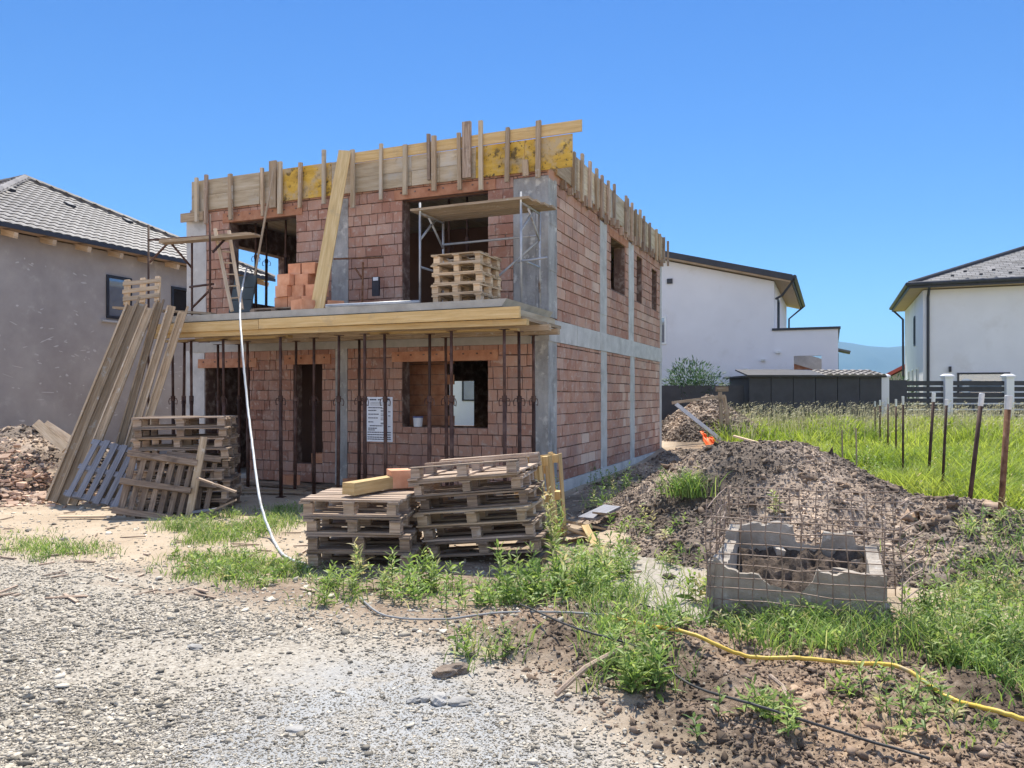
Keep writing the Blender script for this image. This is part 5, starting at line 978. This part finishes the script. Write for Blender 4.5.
m = MB(); m.box((1.16, .12, 4.24), (2.46, .36, .09)); m.box((2.19, 4.6, 4.24), (.36, 8.5, .09)); m.build('parapet_cap', M_dark, mhs)
m = MB(); m.box((1.3, 2.2, 1.6), (1.7, .1, 2.9)); m.build('terrace_wall', M_orange, mhs); m = MB(); m.beam((.6, 1.9, 3.25), (2.1, 1.9, 2.75), .12, .5); m.build('stair_side', M_conc, mhs)
window(mhs, (.0, 2.4, 4.95), 1.0, 1.45, 'y'); window(mhs, (-4.42, 0, 4.35), .45, 1.15, 'x', M_wframe)
m = MB(); m.box((-4.05, -.03, 6.35), (.22, .06, .2)); m.build('vent', M_dark, mhs)
for x, z in ((.35, 3.35), (-.85, 2.7), (-.2, 3.05)): m = MB(); m.box((x-.2, -.06, z), (.16, .12, .08), None, .5, 0, .01); m.build('wall_lamp', M_plast, mhs)
m = MB(); m.box((2.52, 3.4, 3.52), (.55, 1.6, .07), Matrix.Rotation(R(14), 3, 'Y')); m.build('canopy', M_slate, mhs); window(mhs, (2.295, 3.4, 2.4), 1.4, 2.0, 'y')

# dark shed / carport with a tile strip, and dark fence towards the house
sx0, sx1, sD = W(749, 395, 26.2).x, W(876, 395, 26.2).x, 26.2
sh = thing('dark_shed', 'long dark panelled shed with narrow tiled roof before the white house', 'shed', (sx0, sD, MG+.12))
m = MB(); wdt = sx1-sx0+.2; npn = 6
for k in range(npn): m.box((wdt*(k+.5)/npn, 1.2, .80), (wdt/npn-.02, 2.4, 1.6), None, random.random())
m.build('wall', M_dark, sh); m = MB()
tiled(m, (wdt*.56, -.2, 1.62), (wdt+.05, -.2, 1.62), [(wdt*.56, 1.3, 1.86), (wdt+.05, 1.3, 1.86)], .27, .34, .04, .03); rr = m.build('roof', M_tile, sh); m = MB(); m.beam((-.1, .55, 1.74), (wdt*.56, .55, 1.74), 1.5, .05, up=(0, -.158, 1)); m.build('sheet_roof', M_dark, rr); m = MB(); m.box((wdt/2-.05, 1.2, 1.60), (wdt+.3, 2.7, .06)); m.build('roof_edge', M_dark, rr)
def slat_fence(x0, x1, D, zb_, label, pillars=(), slats=True, top=1.62):
    f_ = thing('slatted_fence' if slats else 'panel_fence', label, 'fence', (x0, D, zb_)); L = x1-x0; m = MB()
    if slats:
        for k in range(8): m.box((L/2, 0, .12+k*.205), (L, .03, .155 if k > 1 else .2), None, .5)
    else:
        for k in range(max(1, int(L/1.0))): n_ = max(1, int(L/1.0)); m.box((L*(k+.5)/n_, 0, top/2), (L/n_-.015, .04, top), None, random.random())
    m.build('slats' if slats else 'panels', M_dark, f_); return f_
slat_fence(W(650, 395, 26.6).x, sx0-.05, 26.6, MG, 'dark solid panel fence between the house corner and the dark shed', slats=False, top=1.42)
FD = 27.0; PX = [883.5, 947, 1008]
for k, (a, b_) in enumerate(((888, 907), (907, 943), (951.5, 1004), (1012.5, 1068))):
    lb = ['dark solid fence panel right of the left white pillar', 'dark slatted fence field left of the middle white pillar', 'dark slatted fence field under the wide low window', 'dark slatted fence field at the right edge'][k]
    slat_fence(W(a, 395, FD).x, W(b_, 395, FD).x, FD, MG-.05, lb, slats=k > 0, top=1.66)
for k, px in enumerate(PX):
    p_ = W(px, 395, FD); p_.z = MG-.1; r = thing('fence_pillar', ['white fence pillar beside the dark shed end', 'white fence pillar between two slatted fields', 'white fence pillar right of the wide low window'][k], 'pillar', p_, (0, 0, 0), 'white fence pillars')
    bx('shaft', M_white, r, (0, 0, .9), (.27, .27, 1.8)); m = MB(); m.box((0, 0, 1.835), (.34, .34, .07)); m.box((0, 0, 1.90), (.34, .34, .06), None, .5, 0, 0, .5); m.build('cap', M_white, r)
m = MB(); m.box((0, 0, 0), (W(1100, 395, FD).x-W(876, 395, FD).x, .22, .30)); solo(m, 'fence_base_wall', M_white, (0, 0, 0), 'low pale kerb wall under the slatted fence', 'wall').location = (W(988, 395, FD).x, FD+.02, MG-.05)

# right: white house with dark hip roof
ro_ = W(923, 395, 32); ro_.z = 0
rh = thing('white_house', 'white rendered house with grey shingled hip roof at the right edge', 'house', ro_, (0, 0, -HA)); WL, WDp, EZ2 = 11.0, 8.6, 6.05
bx('wall', M_white, rh, (WL/2, WDp/2, 3.02), (WL, WDp, 6.05)); ov = .55; hw_ = (WL+2*ov)/2; ap1 = (WL/2, WDp/2, EZ2+.25+hw_*.37)
E = [(-ov, -ov, EZ2+.22), (WL+ov, -ov, EZ2+.22), (WL+ov, WDp+ov, EZ2+.22), (-ov, WDp+ov, EZ2+.22)]; rf = MB()
for i in range(4): tiled(rf, E[i], E[(i+1) % 4], [ap1], .33, .24, 0, .012)
ro = rf.build('roof', M_slate, rh)
m = MB(); m.box((WL/2, WDp/2, EZ2+.06), (WL+2*ov-.04, WDp+2*ov-.04, .05)); m.build('soffit', M_soff, rh)
m = MB(); a_, b2 = WL+2*ov, WDp+2*ov
for c2_, s2 in (((WL/2, -ov, EZ2+.13), (a_+.06, .05, .2)), ((WL/2, WDp+ov, EZ2+.13), (a_+.06, .05, .2)), ((-ov, WDp/2, EZ2+.13), (.05, b2-.06, .2)), ((WL+ov, WDp/2, EZ2+.13), (.05, b2-.06, .2))): m.box(c2_, s2)
for p0, p1 in (((-ov-.08, -ov-.08, EZ2+.2), (WL+ov, -ov-.08, EZ2+.2)), ((-ov-.08, -ov-.08, EZ2+.2), (-ov-.08, WDp+ov, EZ2+.2))): m.tube([p0, p1], .08, 8)
m.build('gutter', M_dark, rh)
m = MB()
for i in range(4): m.tube([Vector(E[i])+VZ*.03, Vector(ap1)+VZ*.03], .09, 8)
m.build('hip_caps', M_dark, ro)
m = MB(); m.tube([(.18, -ov, 6.15), (.18, -.07, 5.75), (.18, -.07, .4)], .055, 8); m.build('downpipe', M_dark, rh); m = MB(); m.tube([(-ov, WDp+.3, 6.15), (-.1, WDp-.1, 5.6), (-.08, WDp-.1, .4)], .055, 8); m.build('downpipe', M_dark, rh)
xa = (W(967, 395, 31).x-ro_.x)*.98; window(rh, (xa+.95, 0, 2.1), 1.85, 1.0, 'x')
m = MB(); m.box((.98, -.05, 2.75), (.09, .1, .22)); m.build('wall_lamp', M_frame, rh)
window(rh, (0, 3.4, 4.6), .55, 1.35, 'ny')
for y in (2.2, 4.2, 6.0): window(rh, (0, y, 2.1), .9, 1.6, 'ny', M_wframe)
m = MB()
for k in range(19): m.box((1.0+k*.5, -.55+(k % 2)*.4, EZ2+.46+(k % 2)*.2), (.12, .06, .07)); 
m.build('snow_guards', M_dark, ro)

# far house with red roof
fh_ = W(900, 395, 60); fh_.z = .6
f2 = thing('far_house', 'distant pale house with a red roof edge between the fence and the white house', 'house', fh_, (0, 0, -R(36)))
m = MB(); m.prism([(-1.2, 0), (6, 0), (6, 6.1), (-1.2, 2.25)], 0, 6); m.build('wall', M_grey, f2); m = MB(); m.prism([(-1.8, 2.0), (6.3, 6.4), (6.3, 6.65), (-1.8, 2.27)], -.5, 6.5); m.build('roof', M_red, f2)

q = H2W(-13.6, 22, 0); f3 = thing('far_house', 'pale house glimpsed through the lower window and rear opening', 'house', q, (0, 0, -HA))
bx('wall', M_white, f3, (2.0, 3, 3), (4, 6, 6)); window(f3, (1.6, 0, 2.2), .9, 1.6, 'x')
m = MB(); m.prism([(-.5, 6), (4.5, 6), (2.0, 7.6)], -.5, 6.5); m.build('roof', M_slate, f3)
# ------------------------------------------------------------------ vegetation
def blades(X, Y, Z, hgt, wid, bend, lean=None):
    n = len(X); a = rng.random(n)*6.283; dx, dy = np.cos(a), np.sin(a); la = rng.random(n)*6.283; lx, ly = np.cos(la)*bend*hgt, np.sin(la)*bend*hgt
    w_ = wid/2; V = np.zeros((n, 7, 3)); ts = [(0, 1), (.45, .85), (.8, .5)]
    for k, (t_, ww) in enumerate(ts):
        ox, oy = lx*t_*t_, ly*t_*t_
        V[:, 2*k] = np.stack([X+ox-dx*w_*ww, Y+oy-dy*w_*ww, Z+hgt*t_*(1-.25*bend*t_)], -1); V[:, 2*k+1] = np.stack([X+ox+dx*w_*ww, Y+oy+dy*w_*ww, Z+hgt*t_*(1-.25*bend*t_)], -1)
    V[:, 6] = np.stack([X+lx, Y+ly, Z+hgt*(1-.3*bend)], -1)
    Fq = np.array([[0, 1, 3], [0, 3, 2], [2, 3, 5], [2, 5, 4], [4, 5, 6]]); Fa = (Fq[None]+(np.arange(n)*7)[:, None, None]).reshape(-1, 3); return V.reshape(-1, 3), Fa, n
class Veg:
    def __init__(s): s.V = []; s.F = []; s.T = []; s.n = 0
    def add(s, V, Fa, t_): s.V.append(V); s.F.append(Fa+s.n); s.T.append(t_); s.n += len(V)
    def grass(s, X, Y, Z, h, w_, bend=.5):
        X, Y, Z = map(lambda q: np.asarray(q, float), (X, Y, Z)); V, Fa, n = blades(X, Y, Z, h, w_, bend); s.add(V, Fa, np.repeat(rng.random(n), 5))
    def leaves(s, P, D, L, Wd, droop=.25):     # base points, unit directions, length, width
        n = len(P); up = np.array([0, 0, 1.0]); sd_ = np.cross(D, up); sd_ /= np.linalg.norm(sd_, axis=1, keepdims=True)+1e-6; nr = np.cross(sd_, D)
        roll = rng.normal(0, .5, n)[:, None]; sd_ = sd_*np.cos(roll)+nr*np.sin(roll)
        L = L[:, None]; Wd = Wd[:, None]; V = np.zeros((n, 8, 3)); dz = np.array([0, 0, -1.0])
        pt = lambda t_, sg, ww: P+D*L*t_+dz*L*droop*t_*t_+sd_*Wd*.5*ww*sg
        V[:, 0] = pt(0, 0, 0); V[:, 1] = pt(.3, -1, .9); V[:, 2] = pt(.3, 1, .9); V[:, 3] = pt(.65, -1, .8); V[:, 4] = pt(.65, 1, .8); V[:, 5] = pt(1, 0, 0); V[:, 6] = pt(.3, 0, 0)-nr*Wd*.12; V[:, 7] = pt(.65, 0, 0)-nr*Wd*.12
        Fq = np.array([[0, 6, 1], [0, 2, 6], [1, 6, 7], [1, 7, 3], [6, 2, 4], [6, 4, 7], [3, 7, 5], [7, 4, 5]]); s.add(V.reshape(-1, 3), (Fq[None]+(np.arange(n)*8)[:, None, None]).reshape(-1, 3), np.repeat(rng.random(n), 8))
    def weed(s, x, y, z, h, nl=16, ll=.09, lw=.028):
        n = nl; hue = rng.beta(2, 2.4)*.62 if rng.random() > .09 else .8; f_ = np.linspace(.08, 1, n)+rng.normal(0, .02, n); a = np.arange(n)*2.4+rng.random()*6; ln = rng.normal(0, .12, 2)*h
        P = np.stack([x+ln[0]*f_**2, y+ln[1]*f_**2, z+h*f_], -1); e = rng.uniform(.15, .9, n)+f_*.35
        D = np.stack([np.cos(a)*np.cos(e), np.sin(a)*np.cos(e), np.sin(e)], -1); s.leaves(P, D, ll*1.2*rng.uniform(.6, 1.3, n)*(1.15-.5*f_), lw*.85*rng.uniform(.7, 1.25, n)*(1.1-.4*f_), rng.uniform(.15, .5)); s.T[-1] = np.clip(s.T[-1]*.45+hue+.12*np.repeat(f_, 8), 0, 1)
        m_ = 4; ts = np.linspace(0, 1, m_); c_ = np.stack([x+ln[0]*ts**2, y+ln[1]*ts**2, z-.02+h*ts], -1); r_ = .004*(1-.6*ts); V = []
        for k in range(m_):
            for q in range(3): V.append(c_[k]+np.array([math.cos(q*2.09), math.sin(q*2.09), 0])*r_[k])
        Fq = []
        for k in range(m_-1):
            for q in range(3): a0, a1 = k*3+q, k*3+(q+1) % 3; Fq += [[a0, a1, a1+3], [a0, a1+3, a0+3]]
        s.add(np.array(V), np.array(Fq), np.full(len(Fq), .3))
    def build(s, name, mat, label, cat, stuff=True, parent=None, loc=(0, 0, 0)):
        V = np.concatenate(s.V)-np.array(loc); o = npmesh(name, V, np.concatenate(s.F), 3, np.concatenate(s.T), mat, False, parent, loc)
        if label: tag(o, label, cat, None, 'stuff' if stuff else None)
        return o
# meadow
Vg = Veg(); px = rng.uniform(640, 1100, 150000); py = 408+(rng.random(150000)**1.35)*125; D = (CH-.3)*F/(py-HY-0); D = np.clip(D, 0, 27.5)
X = (px-CX)/F*D; Y = D+rng.normal(0, .3, len(D)); mw = meadow(X, Y); keep = (rng.random(len(X)) < mw) & (Y < 26.3) & (h_main(X, Y) < .03); X, Y = X[keep], Y[keep]
hh = rng.uniform(.15, .55, len(X))*(.35+1.3*vnoise(X, Y, .7)); Vg.grass(X, Y, gz(X, Y), hh, .010+.0009*Y, .55)
Vg.build('meadow_grass', M_grass, 'bright yellow green meadow grass behind the stakes', 'grass')
Vs = Veg(); n = 12000; X = rng.uniform(3, 24, n); Y = rng.uniform(19, 26.2, n); keep = (X > 5.0+(Y-19)*.32) & (X < .72*Y+2) & (rng.random(n) < sst(19, 24.5, Y)*(.3+vnoise(X, Y, .8))); X, Y = X[keep], Y[keep]; Z = gz(X, Y)
h = rng.uniform(.4, .95, len(X)); a = rng.normal(0.2, .5, len(X)); Pt = np.stack([X, Y, Z+h*.86], -1); dr = np.stack([.2+.6*rng.random(len(X)), rng.normal(0, .2, len(X)), .8+0*X], -1); dr /= np.linalg.norm(dr, axis=1, keepdims=True)
Vs.leaves(Pt, dr, rng.uniform(.10, .22, len(X)), rng.uniform(.016, .032, len(X)), .6); Vs.grass(X, Y, Z, h, .012, .15)
Vs.build('seed_grass', M_seed, 'tall pale seeding grass along the far fence', 'grass')
# leafy growth at the right between mound and stakes, and the foreground weeds
Vw = Veg()
def zone(poly, n, hr, nl, ll, lw, grassn=0, gh=(.1, .25)):
    xs_ = [p_[0] for p_ in poly]; ys_ = [p_[1] for p_ in poly]; k = 0; tries = 0
    while k < n and tries < n*30:
        tries += 1; a, b_ = random.uniform(min(xs_), max(xs_)), random.uniform(min(ys_), max(ys_))
        if not inpoly(np.array([a]), np.array([b_]), poly)[0]: continue
        D = CH*F/(b_-HY); X = (a-CX)/F*D
        if vnoise(X, D, 1.9) < .46 and random.random() < .9: continue
        z = gzf(X, D)+float(h_main(np.array([X]), np.array([D]))[0])*.95; hh_ = random.uniform(*hr); Vw.weed(X, D, z, hh_, int(nl*random.uniform(.7, 1.3)), ll*random.uniform(.75, 1.3), lw*random.uniform(.75, 1.3)); k += 1
    if grassn:
        a = rng.uniform(min(xs_)-25, max(xs_)+25, grassn*3); b_ = rng.uniform(min(ys_)-8, max(ys_)+8, grassn*3); D = CH*F/(b_-HY); X = (a-CX)/F*D; WP = [g0(*q) for q in poly]
        m_ = rng.random(len(X)) < soft(X, D, WP, .28)*np.clip(2.6*vnoise(X, D, 2.3)+1.2*vnoise(X, D, 7)-1.25, 0, 1); X, D = X[m_], D[m_]; Vw.grass(X, D, gz(X, D)+h_main(X, D)*.95, rng.uniform(*gh, len(X)), .008, .7)
random.seed(31)
zone([(300, 590), (345, 578), (420, 590), (540, 578), (600, 545), (640, 560), (610, 600), (560, 618), (470, 612), (400, 610), (310, 605)], 150, (.07, .26), 15, .085, .026, 1500, (.05, .17))
zone([(470, 590), (600, 570), (620, 600), (500, 612)], 45, (.22, .42), 20, .11, .03)
zone([(350, 575), (440, 572), (440, 592), (350, 590)], 22, (.2, .34), 16, .10, .026)
zone([(540, 500), (565, 505), (570, 560), (545, 560)], 22, (.3, .6), 22, .09, .024)
zone([(560, 560), (640, 540), (650, 600), (600, 640), (560, 610)], 45, (.08, .26), 14, .085, .028, 700)
zone([(600, 640), (690, 620), (720, 640), (880, 625), (930, 640), (900, 668), (760, 662), (690, 650), (640, 690), (600, 700)], 95, (.06, .2), 13, .08, .024, 2600, (.1, .27))
zone([(880, 640), (930, 610), (1040, 560), (1080, 600), (1080, 730), (1020, 712), (940, 680)], 210, (.1, .32), 17, .075, .022, 1800, (.1, .28))
zone([(620, 690), (660, 680), (680, 712), (650, 720), (615, 705)], 26, (.1, .25), 16, .085, .024)
zone([(690, 735), (790, 720), (800, 768), (700, 768)], 22, (.06, .18), 12, .075, .022)
zone([(700, 618), (890, 628), (895, 645), (700, 640)], 36, (.06, .16), 13, .08, .022, 1000, (.06, .18))
zone([(820, 690), (920, 700), (1000, 750), (900, 760)], 26, (.05, .16), 11, .07, .02, 300, (.04, .12))
zone([(640, 560), (700, 560), (720, 600), (640, 600)], 12, (.06, .16), 12, .075, .022, 60)
zone([(900, 580), (1030, 540), (1040, 600), (930, 610)], 40, (.08, .25), 14, .08, .022, 300)
zone([(460, 640), (520, 650), (505, 668), (455, 660)], 14, (.06, .14), 10, .07, .03, 100)
zone([(160, 522), (300, 506), (310, 520), (250, 540), (180, 545)], 30, (.06, .16), 10, .08, .03, 5200, (.05, .16))
zone([(165, 555), (240, 550), (310, 568), (300, 585), (220, 588), (175, 572)], 60, (.05, .14), 10, .07, .03, 2600, (.04, .12))
zone([(0, 535), (40, 533), (50, 545), (105, 548), (100, 557), (40, 560), (0, 548)], 4, (.04, .08), 8, .06, .02, 2200, (.04, .12))
zone([(590, 480), (640, 470), (640, 505), (590, 520)], 20, (.15, .4), 16, .1, .03, 500)
Vw.build('weeds', M_leaf, 'low green weeds and grass over the building site', 'weeds')
# taller leafy cover at the meadow's right
Vr = Veg(); random.seed(41)
for _ in range(650):
    Y = random.uniform(9.0, 17); X = random.uniform(4.8, .72*Y+1.5)
    if float(meadow(np.array([X]), np.array([Y]))[0]) < .5 or float(h_main(np.array([X]), np.array([Y]))[0]) > .04: continue
    Vr.weed(X, Y, gzf(X, Y), random.uniform(.25, .6), 16, .11, .03)
Vr.build('meadow_weeds', M_leaf, 'taller leafy weeds mixed into the meadow', 'weeds')
def plant(name, label, base, n, hr, spread, nl, ll, lw, mat=M_leaf, grassn=0, gh=(.2, .4)):
    s_ = Veg()
    for k in range(n): s_.weed(base[0]+random.gauss(0, spread), base[1]+random.gauss(0, spread), base[2], random.uniform(*hr), nl, ll, lw)
    if grassn: q = rng.normal(0, spread, (grassn, 2)); s_.grass(base[0]+q[:, 0], base[1]+q[:, 1], np.full(grassn, base[2]), rng.uniform(*gh, grassn), .012, .6)
    return tag(s_.build(name, mat, None, None, False, None, tuple(base)), label, 'plant')
def mg_(px, py, D): p_ = W(px, py, D); p_.z = gzf(p_.x, p_.y)+float(h_main(np.array([p_.x]), np.array([p_.y]))[0])-.03; return p_
plant('weed_clump', 'bright green clump growing on the left flank of the big soil heap', mg_(688, 500, 9.5), 14, (.2, .42), .14, 14, .1, .03, M_leaf, 260, (.2, .42))
plant('weed_plant', 'single tall leafy weed beside the taller front pallet stack', G(553, 568), 3, (.55, .8), .04, 30, .11, .03)
plant('weed_plant', 'light green leafy weed growing through the back of the wire mesh', mg_(757, 540, 6.9), 2, (.3, .42), .03, 18, .12, .035)
plant('weed_plant', 'broad leaved weed on the cement patch left of the concrete pit', G(697, 600), 4, (.14, .26), .05, 12, .12, .045)
plant('weed_plant', 'small weed low on the big soil heap near its middle', mg_(775, 515, 8.2), 3, (.15, .28), .05, 12, .09, .03)
plant('weed_clump', 'low green weeds at the left foot of the big soil heap', mg_(655, 545, 8.6), 16, (.1, .24), .25, 12, .09, .03)
# shrub by the middle house, and a bush by the far house
def shrub(name, label, c_, rx, rz, n, mat=M_bush):
    t_ = thing(name, label, 'shrub', c_); s_ = Veg(); u = rng.normal(0, 1, (n, 3)); u /= np.linalg.norm(u, axis=1, keepdims=True); r_ = rng.random(n)**.45
    lump = .75+.5*vnoise(u[:, 0]*2+9, u[:, 2]*2+u[:, 1], 1.3); P = u*(r_*lump)[:, None]*np.array([rx, rx*.8, rz]); P[:, 2] += rz*1.0
    D = u+rng.normal(0, .5, (n, 3)); D[:, 2] += .4; D /= np.linalg.norm(D, axis=1, keepdims=True); s_.leaves(P, D, rng.uniform(.12, .26, n), rng.uniform(.03, .06, n), .2); s_.build('foliage', mat, None, None, False, t_)
    m = MB(); random.seed(3)
    for k in range(9): a = k*.7; m.tube([(0, 0, -.1), (math.cos(a)*rx*.3, math.sin(a)*rx*.3, rz*.7), (math.cos(a)*rx*.7, math.sin(a)*rx*.6, rz*1.4)], [.03, .02, .008], 6)
    m.build('branches', M_stem, t_); return t_
q = W(692, 400, 27.4); q.z = MG+.35; shrub('olive_shrub', 'rounded grey green shrub in front of the white house wall', q, 1.15, .95, 2600)
q = W(899, 395, 34); q.z = MG+.1; shrub('garden_bush', 'small green bush behind the fence beside the red roof', q, .9, .9, 900)
